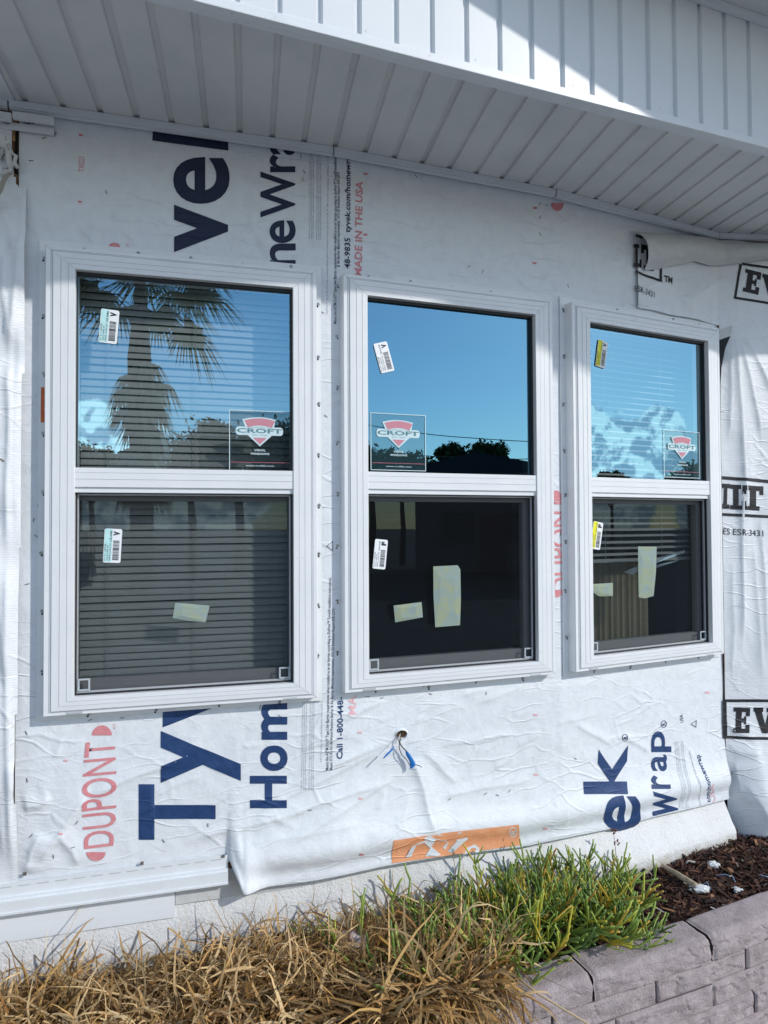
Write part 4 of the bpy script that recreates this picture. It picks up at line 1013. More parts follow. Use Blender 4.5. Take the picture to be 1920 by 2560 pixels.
wrap3 = sheet('house_wrap', SV[0]+.5, px2w(72, 700)[0], lambda s: np.full_like(s, px2w(30, 2225, .01)[1]), px2w(30, 318, .01)[1], leftsurf, M['woven'], .006,
              lambda s, z: (s > np.interp(z, le[::-1, 1], le[::-1, 0])) | ((z > px2w(30, 470)[1]) & (s > px2w(38, 400)[0]+.5*(px2w(60, 400)[0]-px2w(38, 400)[0])*np.abs(np.sin((z-EYE)*11))-.02*0-(z-px2w(30, 470)[1])*.12)))
prop(wrap3, 'plain white woven wrap hanging in long vertical folds at the left edge of the wall', 'building wrap')
kn = MB()
for (pts, r_) in (([(0, 400), (8, 372), (20, 380), (26, 420), (14, 425), (8, 440)], .010), ([(20, 360), (30, 385), (40, 390), (36, 405), (44, 420)], .006), ([(2, 440), (24, 425), (38, 402)], .006)):
    kn.tube([wall(*[np.array([c]) for c in px2w(x, y, .03)], np.array([.03]))[0] for x, y in pts], r_, M['wrapback'], 7)
kn.build('bunched_wrap_knot', wrap3, smooth_=True)
def onwall(x, y, o_): return wall(*[np.array([c]) for c in px2w(x, y, o_)], np.array([o_]))[0]
stp = MB(); pts = [(-30, 520), (0, 476), (8, 452), (18, 438), (28, 432), (40, 436)]
A = [Vector(onwall(x, y, .05)) for x, y in pts]; wd = [.006, .007, .007, .006, .005, .004]
for i in range(len(A)-1):
    for sgn in (0,):
        stp.hexa([A[i]+Vector((-wd[i], 0, wd[i]*.4)), A[i]+Vector((wd[i], 0, -wd[i]*.4)), A[i]+Vector((wd[i], .002, -wd[i]*.4)), A[i]+Vector((-wd[i], .002, wd[i]*.4))],
                 [A[i+1]+Vector((-wd[i+1], 0, wd[i+1]*.4)), A[i+1]+Vector((wd[i+1], 0, -wd[i+1]*.4)), A[i+1]+Vector((wd[i+1], .002, -wd[i+1]*.4)), A[i+1]+Vector((-wd[i+1], .002, wd[i+1]*.4))], M['strap'])
o = stp.build('tie_strap'); prop(o, 'grey tie strap curling out of the torn wrap at the upper left corner', 'strap')
o = MB(); o.tube([onwall(-6, 1144, .04), onwall(10, 1152, .045), onwall(24, 1156, .04), onwall(41, 1165, .03)], [.003, .0035, .003, .001], M['strap'], 6)
prop(o.build('dry_twig'), 'thin bent brown twig sticking out at the left edge of the wall', 'twig')

# ------------------------------------------------------------------ cable ends with blue tape
def wire(pts, r, m, name='conductor', par=None):
    mb = MB(); P = [Vector(onwall(*p)) for p in pts]; Q = []
    for i in range(len(P)-1):
        a_, b_ = P[max(i-1, 0)], P[min(i+2, len(P)-1)]
        for j in range(5):
            t = j/5; Q.append(.5*((2*P[i])+(P[i+1]-a_)*t+(2*a_-5*P[i]+4*P[i+1]-b_)*t*t+(3*P[i]-a_-3*P[i+1]+b_)*t**3))
    Q.append(P[-1]); mb.tube(Q, r, m, 6); return mb.build(name, par, smooth_=True)
def tape(pts, par):
    mb = MB(); P = [Vector(onwall(*p[:3])) for p in pts]; n = 8; vs = []
    for p, (x, y, o_, r1, r2) in zip(P, pts):
        for j in range(n): t = 2*math.pi*j/n; vs.append((p.x+r1*math.cos(t)+.0012*math.sin(3*t+x), p.y+r2*math.sin(t), p.z+r1*.35*math.cos(t+.6)))
    k = len(P); mb.add(vs, [(i*n+j, i*n+(j+1) % n, (i+1)*n+(j+1) % n, (i+1)*n+j) for i in range(k-1) for j in range(n)]+[list(range(n)), [(k-1)*n+j for j in range(n)]], M['tapeblue'])
    return mb.build('blue_tape_wrap', par, smooth_=False)
e1 = prop(empty('electrical_wire', onwall(1002, 1832, .02)), 'pair of black wire ends capped in blue tape hanging right of the torn hole', 'wire')
e2 = prop(empty('electrical_wire', onwall(1001, 1832, .02)), 'single wire end capped in blue tape sticking out left of the torn hole', 'wire')
def ks(o, par): o.location = -par.location; return o
ks(wire([(1005, 1824, -.005), (1001, 1836, .012), (997, 1850, .022), (1004, 1865, .026), (1018, 1880, .026)], .0022, M['wire'], par=e1), e1)
ks(wire([(1004, 1826, -.005), (1003, 1842, .014), (998, 1866, .022), (1004, 1886, .024), (1015, 1898, .026), (1024, 1912, .026)], .0015, M['wire'], par=e1), e1)
ks(wire([(1040, 1912, .026), (1048, 1914, .03), (1054, 1918, .028)], .0015, M['wire'], par=e1), e1)
ks(tape([(1016, 1879, .027, .004, .004), (1020, 1886, .028, .006, .004), (1027, 1898, .029, .007, .005), (1031, 1907, .03, .008, .005), (1032, 1914, .03, .010, .004), (1029, 1921, .03, .005, .003)], e1), e1)
ks(wire([(1004, 1824, -.005), (996, 1848, .03), (984, 1866, .045)], .0012, M['wirewhite'], par=e2), e2)
ks(tape([(982, 1870, .05, .005, .004), (978, 1876, .052, .006, .005), (969, 1885, .055, .006, .004), (959, 1896, .055, .004, .003)], e2), e2)
# ------------------------------------------------------------------ PLANTER BED
SOIL = EYE-1.405
g = MB(); g.add([(-400, -400, -.25), (400, -400, -.25), (400, 400, -.25), (-400, 400, -.25)], [(0, 1, 2, 3)], mat('pale_bounce_ground', (.30, .30, .29), .9, .1, bump=(18, .8, .02), var=(1.3, (.22, .22, .21), .8)))  # unseen ground, given a pale grey to bounce neutral light onto the wall
prop(g.build('ground'), kind='structure')
# soil sheet between wall and planter
CAPB = [(-2.4, 1.02), (-1.2, 1.50), (-.22, 1.88), (.389, 2.115), (.585, 2.195), (1.031, 2.377), (1.43, 2.569), (2.05, 2.87), (3.0, 3.3)]   # back edge of the cap
cb = np.array(CAPB); cbd = np.diff(cb, axis=0); cbl = np.hypot(*cbd.T); cbs = np.concatenate([[0], np.cumsum(cbl)])
def cap(s, out=0.0):
    s = np.asarray(s, float); k = np.clip(np.searchsorted(cbs, s, side='right')-1, 0, len(cbl)-1); d = cbd[k]/cbl[k][..., None]
    n = np.stack([d[..., 1], -d[..., 0]], -1); return cb[k]+d*(s-cbs[k])[..., None]+n*np.asarray(out)[..., None]
soilm = mat('dark_soil', (.028, .017, .011), .95, .15, bump=(60, 1.0, .012, 8), var=(25, (.07, .04, .025), .7))
ns, nv = 260, 44; ss_ = np.linspace(0, cbs[-1], ns); B = cap(ss_, np.zeros(ns)+.02); 
Vt = np.zeros((ns, nv, 3))
for j, t in enumerate(np.linspace(0, 1, nv)):
    tx = np.interp(B[:, 0], PL[:, 0], PL[:, 1]); E_ = np.stack([B[:, 0], tx-.02], 1)
    Vt[:, j, :2] = B*(1-t)+E_*t
Vt[..., 2] = SOIL-.004+.035*(fbm(Vt[..., 0]*9, Vt[..., 1]*9, 51)-.45)+.02*smooth(Vt[..., 0], 1.0, 1.8)
I = np.arange(ns*nv).reshape(ns, nv); Fc = np.stack([I[:-1, :-1], I[1:, :-1], I[1:, 1:], I[:-1, 1:]], -1).reshape(-1, 4)
o = mesh_np('soil', Vt, Fc, [soilm], smooth_=True); prop(o, kind='structure')
def soil_z(x, y): return SOIL-.004+.035*(fbm(np.array([x*9.]), np.array([y*9.]), 51)[0]-.45)+.02*float(smooth(np.array([x]), 1.0, 1.8)[0])
def tone_mat(name, rough, spec=.3, trans=0.0, bump=None):
    m = mat(name, (1, 1, 1), rough, spec, attr='tone', bump=bump)
    if trans:
        t = NT(m.node_tree); out = [n for n in t.n if n.type == 'OUTPUT_MATERIAL'][0]; b = t.n['Principled BSDF']
        at = t.add('ShaderNodeAttribute', attribute_name='tone'); tr = t.add('ShaderNodeBsdfTranslucent', ins={'Color': at.outputs['Color']})
        mx = t.add('ShaderNodeMixShader', ins={0: trans, 1: b.outputs[0], 2: tr.outputs[0]}); t.l.new(mx.outputs[0], out.inputs['Surface'])
    return m
# bark mulch: thousands of shredded chips
def chips(n, pos, size, cols, seed):
    r = np.random.default_rng(seed); X_, Y_, Z_ = pos(r, n)
    L = r.gamma(3.0, size/3, n); Wd = L*r.uniform(.08, .28, n); Hh = Wd*r.uniform(.15, .5, n)
    yaw = r.uniform(0, 2*np.pi, n); pit = r.normal(0, .38, n); rol = r.normal(0, .7, n)
    base = np.array([(x, y, z) for x in (-.5, .5) for y in (-.5, .5) for z in (-.5, .5)])[None]*np.stack([L, Wd, Hh], 1)[:, None]
    base[:, 4:, 1] *= r.uniform(.2, .9, n)[:, None]; base[:, :, 2] += .15*L[:, None]*np.where(base[:, :, 0] > 0, 1, 0)*r.normal(0, .5, n)[:, None]
    x, y, z = base[..., 0], base[..., 1], base[..., 2]
    y, z = y*np.cos(rol)[:, None]-z*np.sin(rol)[:, None], y*np.sin(rol)[:, None]+z*np.cos(rol)[:, None]
    x, z = x*np.cos(pit)[:, None]-z*np.sin(pit)[:, None], x*np.sin(pit)[:, None]+z*np.cos(pit)[:, None]
    x, y = x*np.cos(yaw)[:, None]-y*np.sin(yaw)[:, None], x*np.sin(yaw)[:, None]+y*np.cos(yaw)[:, None]
    V_ = np.stack([x+X_[:, None], y+Y_[:, None], z+Z_[:, None]], -1)
    f = np.array([(0, 1, 3, 2), (4, 6, 7, 5), (0, 4, 5, 1), (2, 3, 7, 6), (0, 2, 6, 4), (1, 5, 7, 3)]); F_ = (f[None]+(np.arange(n)*8)[:, None, None]).reshape(-1, 4)
    cols = np.array(cols); c = cols[r.integers(0, len(cols), n)]*r.uniform(.6, 1.35, n)[:, None]
    return V_.reshape(-1, 3), F_, np.repeat(c, 8, axis=0)
def bed_pos(x0, x1, dz=.006):
    def f(r, n):
        X_ = r.uniform(x0, x1, n); yb = np.interp(X_, cb[:, 0], cb[:, 1]); yw = np.interp(X_, PL[:, 0], PL[:, 1])-.05
        Y_ = yb+(yw-yb)*r.uniform(0, 1, n); Z_ = SOIL-.004+.035*(fbm(X_*9, Y_*9, 51)-.45)+.02*smooth(X_, 1.0, 1.8)+r.uniform(0, dz*2, n)
        return X_, Y_, Z_
    return f
BARK = [(.065, .024, .016), (.09, .035, .022), (.04, .018, .013), (.025, .014, .010), (.12, .05, .03), (.06, .03, .022), (.20, .10, .05), (.035, .016, .012), (.05, .02, .014)]
Vc, Fc, Cc = chips(15000, bed_pos(.45, 2.4, .009), .024, BARK, 1)
Vd, Fd, Cd = chips(1500, bed_pos(-1.6, .6, .006), .03, BARK, 2)
o = mesh_np('bark_mulch', np.concatenate([Vc, Vd]), np.concatenate([Fc, Fd+len(Vc)]), [tone_mat('bark', .75, .35, bump=(160, .8, .004))], col=np.concatenate([Cc, Cd]))
prop(o, 'dark red brown shredded bark mulch filling the bed', 'mulch', kind='stuff')
Vc, Fc, Cc = chips(420, bed_pos(.6, 2.3, .014), .009, [(.5, .5, .48), (.6, .62, .62), (.45, .38, .28)], 5)
o = mesh_np('crumbs', Vc, Fc, [tone_mat('crumb', .8)], col=Cc); prop(o, 'tiny pale crumbs scattered over the dark mulch', 'debris', kind='stuff')

# planter wall: moulded block face and cap blocks
blockm = mat('painted_block', (.40, .34, .345), .82, .2, bump=(170, 1.0, .006, 8), var=(20, (.27, .225, .225), .75))
blockm2 = mat('mortar_joint', (.10, .085, .09), .9, .1)
pw = prop(empty('planter_wall', (.6, 2.1, 0)), 'low curved planter wall of mauve painted rock-faced blocks in front of the bed', 'planter wall')
def toP(o): o.parent = pw; o.location = -pw.location; return o
CT = EYE-1.36; CD_ = .115
sA = float(cbs[4]); joints = [sA-.48*k for k in range(7, 0, -1)]+[sA, float(cbs[5]), float(cbs[6])]+[float(cbs[6])+.48*k for k in range(1, 4)]
for i in range(len(joints)-1):
    s0, s1 = joints[i]+.0035, joints[i+1]-.0035
    if s0 < 0: continue
    n1 = 90; gs = np.linspace(s0, s1, n1); pr = []          # profile: back, top, rounded front edge, rough face, underside
    path = [(-.004, CT-.05), (-.002, CT-.004), (.004, CT), (CD_-.022, CT-.002), (CD_-.008, CT-.008), (CD_, CT-.02), (CD_+.004, CT-.045), (CD_+.002, CT-.078), (CD_-.02, CT-.082)]
    for j in range(len(path)-1):
        m_ = 10 if j in (2, 5, 6) else 3
        for t in np.linspace(0, 1, m_+1)[:-1]: pr.append((path[j][0]+(path[j+1][0]-path[j][0])*t, path[j][1]+(path[j+1][1]-path[j][1])*t))
    pr.append(path[-1]); pr = np.array(pr); SG, J = np.meshgrid(gs, np.arange(len(pr)), indexing='ij'); O = pr[J, 0].copy(); Z = pr[J, 1].copy()
    face = smooth(O, CD_-.03, CD_-.004)*(Z < CT-.005)
    rr_ = fbm(SG*20+i*7, Z*34, 61+i, 5); crack = np.exp(-np.abs(fbm(SG*9, Z*16, 77+i, 4)-.47)/.012)
    O += face*(.016*(rr_-.5)-.005*crack); Z += (1-face)*(.0035*(fbm(SG*14, O*30, 63+i)-.5))-.0025*(1-face)*(np.exp(-np.abs(fbm(SG*6, O*9, 66+i, 3)-.5)/.006))
    e = np.minimum(SG-s0, s1-SG); rnd = smooth(e, 0, .012); O -= (1-rnd)*.006*(O > .02); Z -= (1-rnd)*.006
    W_ = cap(SG, O); Vt = np.concatenate([W_, Z[..., None]], -1); n2 = len(pr); I = np.arange(n1*n2).reshape(n1, n2)
    Fc = np.stack([I[:-1, :-1], I[:-1, 1:], I[1:, 1:], I[1:, :-1]], -1).reshape(-1, 4)
    # closed ends
    Vv = Vt.reshape(-1, 3); ends = []
    for row, flip in ((0, 0), (n1-1, 1)):
        for j in range(n2//2-1):
            q = [I[row, j], I[row, j+1], I[row, n2-2-j], I[row, n2-1-j]]; ends.append(q[::-1] if flip else q)
    toP(mesh_np('cap_block', Vv, np.concatenate([Fc, np.array(ends)]), [blockm], smooth_=True))
gs = np.arange(cbs[1], cbs[-1], .0042); zs = np.arange(CT-.52, CT-.078, .0042); SG, ZG = np.meshgrid(gs, zs, indexing='ij')
top = CT-.083; row = np.floor((top-ZG)/.078); zz = (top-ZG)/.078-row; off = np.where(row.astype(int) % 2 == 0, .15, .37)+.06*np.sin(row*5)
bx = (SG-sA+off)/.40; cell = np.floor(bx); bx = bx-cell
jz = np.minimum(zz, 1-zz)*.078; jx = np.minimum(bx, 1-bx)*.40; jd = np.minimum(jz*1.25, jx)
O = CD_-.014+.012*smooth(jd, .003, .010)+.017*(fbm(SG*17+cell*3.1, ZG*30+row*2.7, 71, 5)-.5)*smooth(jd, .003, .02)+.004*np.sin(cell*4.7+row*2)
O -= .009*np.exp(-np.abs(fbm(SG*8, ZG*15, 88, 4)-.48)/.01)*smooth(jd, .004, .02)
W_ = cap(SG, O); Vt = np.concatenate([W_, ZG[..., None]], -1); n1, n2 = SG.shape; I = np.arange(n1*n2).reshape(n1, n2)
Fc = np.stack([I[:-1, :-1], I[1:, :-1], I[1:, 1:], I[:-1, 1:]], -1).reshape(-1, 4); jm = (jd[:-1, :-1] < .0035).astype(int).ravel()
toP(mesh_np('block_face', Vt, Fc, [blockm, blockm2], idx=jm, smooth_=True))

# ------------------------------------------------------------------ DRY GRASS
def blades(n, base, dirs, length, width, droop, cols, seed, segs=7, zmin=None, wob=.10):
    """curved tapering ribbons grown step by step"""
    r = np.random.default_rng(seed); p = base.copy(); d = dirs/np.linalg.norm(dirs, axis=1)[:, None]
    side = np.cross(d, r.normal(size=(n, 3))); side /= np.linalg.norm(side, axis=1)[:, None]
    st = length/segs; out = []; prof = np.array([.7, 1, 1, .92, .8, .62, .4, .12, .05, .03][:segs+1]) if segs <= 9 else np.linspace(1, .1, segs+1)
    curl = r.normal(0, wob, (n, 3))
    for i in range(segs+1):
        wv = side*(width*prof[i])[:, None]*.5; out.append(p-wv); out.append(p+wv)
        d = d+np.array([0, 0, -1])*(droop*(.25+i*.22))[:, None]+curl+r.normal(0, wob*.9, (n, 3)); d /= np.linalg.norm(d, axis=1)[:, None]
        if zmin is not None:
            f = zmin(p[:, 0], p[:, 1]); low = p[:, 2] < f; d[low, 2] = np.abs(d[low, 2])*.3
        p = p+d*st[:, None]
        side = side-d*(side*d).sum(1)[:, None]+r.normal(0, .10, (n, 3)); side /= np.linalg.norm(side, axis=1)[:, None]
    V_ = np.stack(out, 1); k = 2*(segs+1); f = np.array([(2*i, 2*i+1, 2*i+3, 2*i+2) for i in range(segs)])
    F_ = (f[None]+(np.arange(n)*k)[:, None, None]).reshape(-1, 4)
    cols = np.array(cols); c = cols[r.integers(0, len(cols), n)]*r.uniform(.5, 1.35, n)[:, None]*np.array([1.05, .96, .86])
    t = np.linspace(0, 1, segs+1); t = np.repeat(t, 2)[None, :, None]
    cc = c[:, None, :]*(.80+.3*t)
    return V_.reshape(-1, 3), F_, np.repeat(cc.reshape(-1, 3), 1, axis=0)
STRAW = [(.48, .31, .12), (.54, .37, .15), (.38, .23, .09), (.62, .47, .25), (.28, .16, .06), (.50, .35, .16), (.20, .13, .06), (.36, .27, .15), (.66, .52, .30)]
def tufts(nt, per, region, seed, Lr, droop, upz=1.0, wid=(.004, .0105), spread=.8, cols=STRAW, lean=(0, 0, 0), wob=.10):
    r = np.random.default_rng(seed); c = region(r, nt); n = nt*per
    base = np.repeat(c, per, axis=0)+r.normal(0, .014, (n, 3))*np.array([1, 1, .3])
    dr = np.repeat(r.normal(0, .45, (nt, 3)), per, axis=0)*np.array([1, 1, .1])+r.normal(0, spread, (n, 3))*np.array([1, 1, .35]); dr[:, 2] = np.abs(dr[:, 2])+upz; dr += np.array(lean)
    L = .84*r.uniform(*Lr, n)*r.choice([.5, .9, 1, 1.25], n); W_ = r.uniform(*wid, n); D_ = r.uniform(.5, 1.3, n)*droop
    return blades(n, base, dr, L, W_, D_, cols, seed+1, wob=wob*2.1, zmin=lambda x, y: np.full_like(x, SOIL+.01)-.9*(y < np.interp(x, cb[:, 0], cb[:, 1])-.13))
def reg_bed(x0, x1, t0, t1, zoff=0):
    def f(r, n):
        X_ = r.uniform(x0, x1, n); yb = np.interp(X_, cb[:, 0], cb[:, 1]); yw = np.interp(X_, PL[:, 0], PL[:, 1])-.03
        Y_ = yb+(yw-yb)*r.uniform(t0, t1, n); return np.stack([X_, Y_, np.full(n, SOIL)+zoff+0*X_], 1)
    return f
parts_ = [tufts(150, 22, reg_bed(-1.75, .25, .0, .9, .03), 100, (.14, .30), .30, .55, spread=1.1),
          tufts(90, 24, reg_bed(-1.75, .30, -.1, .7, .05), 102, (.12, .28), .32, .4, spread=1.3),
          tufts(70, 26, reg_bed(-1.75, .20, -.22, .4, .06), 104, (.12, .24), .30, .35, spread=1.2, lean=(.1, -.35, 0)),
          tufts(26, 20, reg_bed(-.12, .46, .20, .85, .02), 106, (.12, .24), .26, .7, spread=.9),
          tufts(20, 26, reg_bed(.02, .36, -.22, .25, .06), 108, (.16, .34), .34, .35, spread=1.0, lean=(0, -.5, -.1)),
          tufts(24, 26, reg_bed(-.05, .28, -.30, -.05, .10), 110, (.18, .34), .42, .2, spread=.9, lean=(0, -.7, -.2)),
          tufts(22, 9, reg_bed(-.55, .25, .75, .98, .02), 112, (.14, .27), .14, 1.0, spread=.8, wid=(.0018, .0035)),
          tufts(14, 12, reg_bed(-1.7, -.6, .8, .97, .02), 114, (.10, .20), .16, 1.0, spread=.8, wid=(.0018, .0035)),
          tufts(60, 14, reg_bed(-1.75, .40, -.15, .6, .10), 116, (.10, .20), .2, .5, spread=1.2, cols=[(.62, .48, .27), (.70, .56, .34)], wid=(.004, .0095))]
V_, F_, C_, k0 = [], [], [], 0
for a_, b_, c_ in parts_: V_.append(a_); F_.append(b_+k0); C_.append(c_); k0 += len(a_)
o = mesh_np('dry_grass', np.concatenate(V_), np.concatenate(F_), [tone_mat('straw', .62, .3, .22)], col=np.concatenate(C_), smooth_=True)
prop(o, 'tangled straw brown dead grass heaped along the bed and spilling over the planter cap', 'dry grass', kind='stuff')
# matted dark thatch under the blades
a_, b_, c_ = tufts(260, 22, reg_bed(-1.8, .36, -.16, .95, -.01), 130, (.06, .15), .35, .3, spread=1.3, cols=[(.05, .035, .02), (.09, .06, .03), (.035, .03, .02), (.13, .09, .045)], wid=(.003, .008))
o = mesh_np('thatch', a_, b_, [tone_mat('thatch', .9, .1)], col=c_); prop(o, 'dark matted thatch beneath the dead grass', 'thatch', kind='stuff')
# a few stray long straws across the cap
ms = MB()
for pts in ([(.36, 2.07, CT+.03), (.44, 2.0, CT+.004), (.56, 1.93, CT-.03), (.66, 1.86, CT-.10), (.74, 1.84, CT-.2)],):
    ms.tube(pts, [.0035, .003, .003, .002, .0012], mat('pale_straw', (.55, .42, .24), .7), 5)
prop(ms.build('long_straw', smooth_=True), 'single long pale straw trailing over the block cap right of the dead grass', 'straw')

# rocks lying in the bed
def rock(name, c, r_, m, seed, label, cat='rock'):
    bm = bmesh.new(); bmesh.ops.create_icosphere(bm, subdivisions=4, radius=1)
    P_ = np.array([v.co[:] for v in bm.verts]); nz = fbm(P_[:, 0]*2.6+seed, P_[:, 1]*2.6+P_[:, 2]*2.3, seed, 5)
    for v, q in zip(bm.verts, nz): v.co = v.co*(.45+1.1*q); v.co = Vector((v.co.x*r_[0], v.co.y*r_[1], v.co.z*r_[2]))
    me = bpy.data.meshes.new(name); bm.to_mesh(me); bm.free(); me.materials.append(m); me.polygons.foreach_set('use_smooth', [True]*len(me.polygons))
    o = bpy.data.objects.new(name, me); C.objects.link(o); o.location = c; return prop(o, label, cat)
rock('rock', (-.10, 2.20, SOIL+.055), (.075, .06, .06), mat('pink_quartz', (.42, .27, .24), .7, .3, bump=(40, .8, .006), var=(22, (.62, .58, .55), .9)), 5, 'pinkish quartz rock half buried in the dead grass')
foamm = mat('white_foam', (.60, .62, .62), .8, .3, bump=(120, 1, .004))
_f1 = at_z(1784, 2162, SOIL+.03); _f2 = at_z(1748, 2222, SOIL+.03)
rock('foam_lump', _f1, (.022, .015, .013), foamm, 9, 'small white foam lump on the mulch, alone nearest the drooping wrap', 'foam lump')
rock('foam_lump', _f2, (.038, .022, .016), foamm, 12, 'larger torn white foam lump at the end of the wooden dowel', 'foam lump')
rock('plastic_scrap', at_z(1842, 2224, SOIL+.02), (.022, .015, .008), foamm, 15, 'tiny white scrap on the mulch beside the planter cap', 'scrap')
dw = MB(); a_, b_ = at_z(1655, 2162, SOIL+.034), at_z(1742, 2216, SOIL+.042); mid = (a_+b_)/2
dw.tube([a_, a_.lerp(b_, .12), mid, b_.lerp(a_, .05), b_], [.004, .008, .0115, .012, .011], mat('weathered_dowel', (.46, .38, .27), .75, .2, bump=(60, .4, .002), var=(18, (.22, .17, .11), .8)), 12)
prop(dw.build('wooden_dowel', smooth_=True), 'weathered wooden dowel with tapered tip lying on the mulch', 'dowel')
def litter(name, label, cat, pts, r_, m):
    mb = MB(); mb.tube([at_z(x, y, SOIL+dz) for x, y, dz in pts], r_, m, 6); prop(mb.build(name, smooth_=True), label, cat)
bluew = mat('pale_blue_plastic', (.16, .27, .42), .35, .5)
litter('plastic_strand', 'pale blue plastic strand curved over the mulch right of the foam', 'strand', [(1790, 2190, .02), (1812, 2186, .028), (1832, 2192, .026), (1838, 2206, .02)], .0024, bluew)
litter('plastic_strand', 'short blue plastic strand at the right edge of the mulch', 'strand', [(1893, 2186, .025), (1908, 2190, .03), (1925, 2194, .026)], .003, bluew)
litter('plastic_strand', 'tangled dark blue strand beside the foam at the dowel end', 'strand', [(1757, 2212, .03), (1768, 2204, .045), (1772, 2218, .03), (1780, 2224, .025)], .002, bluew)
litter('silver_stick', 'short grey stick on the mulch right of the foam lump', 'stick', [(1860, 2126, .02), (1866, 2124, .024), (1885, 2128, .024), (1893, 2134, .02)], .004, foamm)
litter('bent_straw_stub', 'pale bent stub lying on the mulch above the dowel', 'stub', [(1715, 2158, .02), (1722, 2152, .026), (1738, 2156, .026)], .004, mat('pale_stub', (.42, .40, .36), .7))
litter('dry_sprig', 'thin pale dry stem standing in the mulch left of the dowel', 'stem', [(1626, 2200, .0), (1630, 2188, .03), (1622, 2178, .05)], .0014, mat('pale_stem', (.55, .45, .33), .7))
litter('wood_splinter', 'orange brown splinter lying on the mulch by the succulent', 'splinter', [(1578, 2192, .02), (1590, 2188, .022), (1604, 2186, .02)], [.002, .005, .003], mat('splinter', (.36, .17, .07), .7))

# ------------------------------------------------------------------ PENCIL-STEM SUCCULENT
def succulent():
    r = random.Random(11); V_, F_, C_ = [], [], []; cnt = 0
    GREEN = [(.15, .24, .045), (.20, .29, .05), (.10, .17, .04), (.26, .33, .05)]; YEL = [(.42, .36, .03), (.36, .38, .04), (.5, .33, .05)]; ORG = [(.42, .22, .04)]
    def tube(pts, rad, col, n=7):
        nonlocal cnt
        k = len(pts); base = len(V_)
        for i, p in enumerate(pts):
            d = (pts[min(i+1, k-1)]-pts[max(i-1, 0)]).normalized(); a_ = d.cross(Vector((.3, .2, .93))); a_ = a_.normalized() if a_.length > .05 else Vector((1, 0, 0)); b_ = d.cross(a_)
            for j in range(n):
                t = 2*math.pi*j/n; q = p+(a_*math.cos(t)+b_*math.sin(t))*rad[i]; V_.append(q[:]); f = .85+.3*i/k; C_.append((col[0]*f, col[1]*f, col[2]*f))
        for i in range(k-1):
            for j in range(n): F_.append((base+i*n+j, base+i*n+(j+1) % n, base+(i+1)*n+(j+1) % n, base+(i+1)*n+j))
        e = base+(k-1)*n; F_.append((e, e+1, e+2, e+3)); F_.append((e, e+3, e+4, e+5))
    def branch(p, d, depth, rad, young, floor):
        col = r.choice(YEL if young > .85 and depth < 2 else GREEN if r.random() > .07 else YEL+ORG)
        if young > .9: col = r.choice(YEL)
        L = r.uniform(.055, .115)*(1.1 if depth > 1 else .85); k = 5; pts = [p.copy()]; dd = d.copy()
        for i in range(k):
            dd = (dd+Vector((r.gauss(0, .07), r.gauss(0, .07), r.gauss(.03, .06)))).normalized(); q = pts[-1]+dd*(L/k)
            if q.z < floor: q.z = floor; dd.z = abs(dd.z)
            wy = float(np.interp(q.x, PL[:, 0], PL[:, 1]))-.025-(.055*float(smooth(np.array([q.x]), .25, .6)[0]) if q.z < EYE-1.22 else 0)
            if q.y > wy: q.y = wy; dd.y = -abs(dd.y)
            pts.append(q)
        tube(pts, [rad]+[rad*(1-.06*i) for i in range(1, k)]+[rad*.72], col)
        if depth > 0:
            nb = r.choice((1, 2, 2, 3)) if depth > 1 else r.choice((0, 1, 2, 3))
            if young > .75: nb = min(nb+1, 4)
            for _ in range(nb):
                nd = (dd+Vector((r.gauss(0, .45), r.gauss(0, .42), r.gauss(.12, .3)))).normalized(); branch(pts[-1], nd, depth-1, rad*.9, young, floor)
    for i in range(300):
        x = r.uniform(-.05, .90) if r.random() < .78 else r.uniform(.20, .75); yb = float(np.interp(x, cb[:, 0], cb[:, 1])); yw = float(np.interp(x, PL[:, 0], PL[:, 1]))-.08
        fx = 1-max(0, (x-.75)/.30); t = r.uniform(0, 1); y = yb+(yw-yb)*t*(.9 if x < .8 else .55)
        out = r.gauss(0, .55); dirv = Vector((r.gauss(.12, .65), r.gauss(-.05, .55), r.uniform(.05, .95)*(.9 if x < .85 else .35)*(.7 if x < .35 else 1))).normalized()
        young = r.random()*.96 if .45 < x < .95 else r.random()*.76
        branch(Vector((x, y, SOIL+.005)), dirv, 2 if r.random() < .8*fx+.1 else 1, r.uniform(.0034, .0058), young, SOIL+.006)
    for i in range(60):    # fine yellow shoots with many twiglets
        x = r.uniform(.35, .95); yb = float(np.interp(x, cb[:, 0], cb[:, 1])); yw = float(np.interp(x, PL[:, 0], PL[:, 1]))-.1; y = yb+(yw-yb)*r.uniform(.25, .95)
        z0 = SOIL+r.uniform(.0, .10); p = Vector((x, y, z0)); d = Vector((r.gauss(0, .3), r.gauss(-.1, .3), 1)).normalized(); pts = [p]
        n_ = 6
        for k in range(n_):
            d = (d+Vector((r.gauss(0, .12), r.gauss(0, .12), .1))).normalized(); pts.append(pts[-1]+d*.018)
            for _ in range(2):
                tt = (d*.6+Vector((r.gauss(0, .6), r.gauss(0, .6), .5))).normalized(); q = pts[-1]; tube([q, q+tt*.010, q+tt*.020], [.0018, .0014, .0006], r.choice(YEL), 6)
        tube(pts, [.0026]*len(pts), r.choice(YEL+[(.30, .20, .04)]), 6)
    q = [f for f in F_]
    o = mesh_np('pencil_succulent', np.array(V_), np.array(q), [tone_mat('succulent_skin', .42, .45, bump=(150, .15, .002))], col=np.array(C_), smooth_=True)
    prop(o, 'sprawling green pencil-stemmed succulent with yellow shoots beside the dead grass', 'succulent')
succulent()
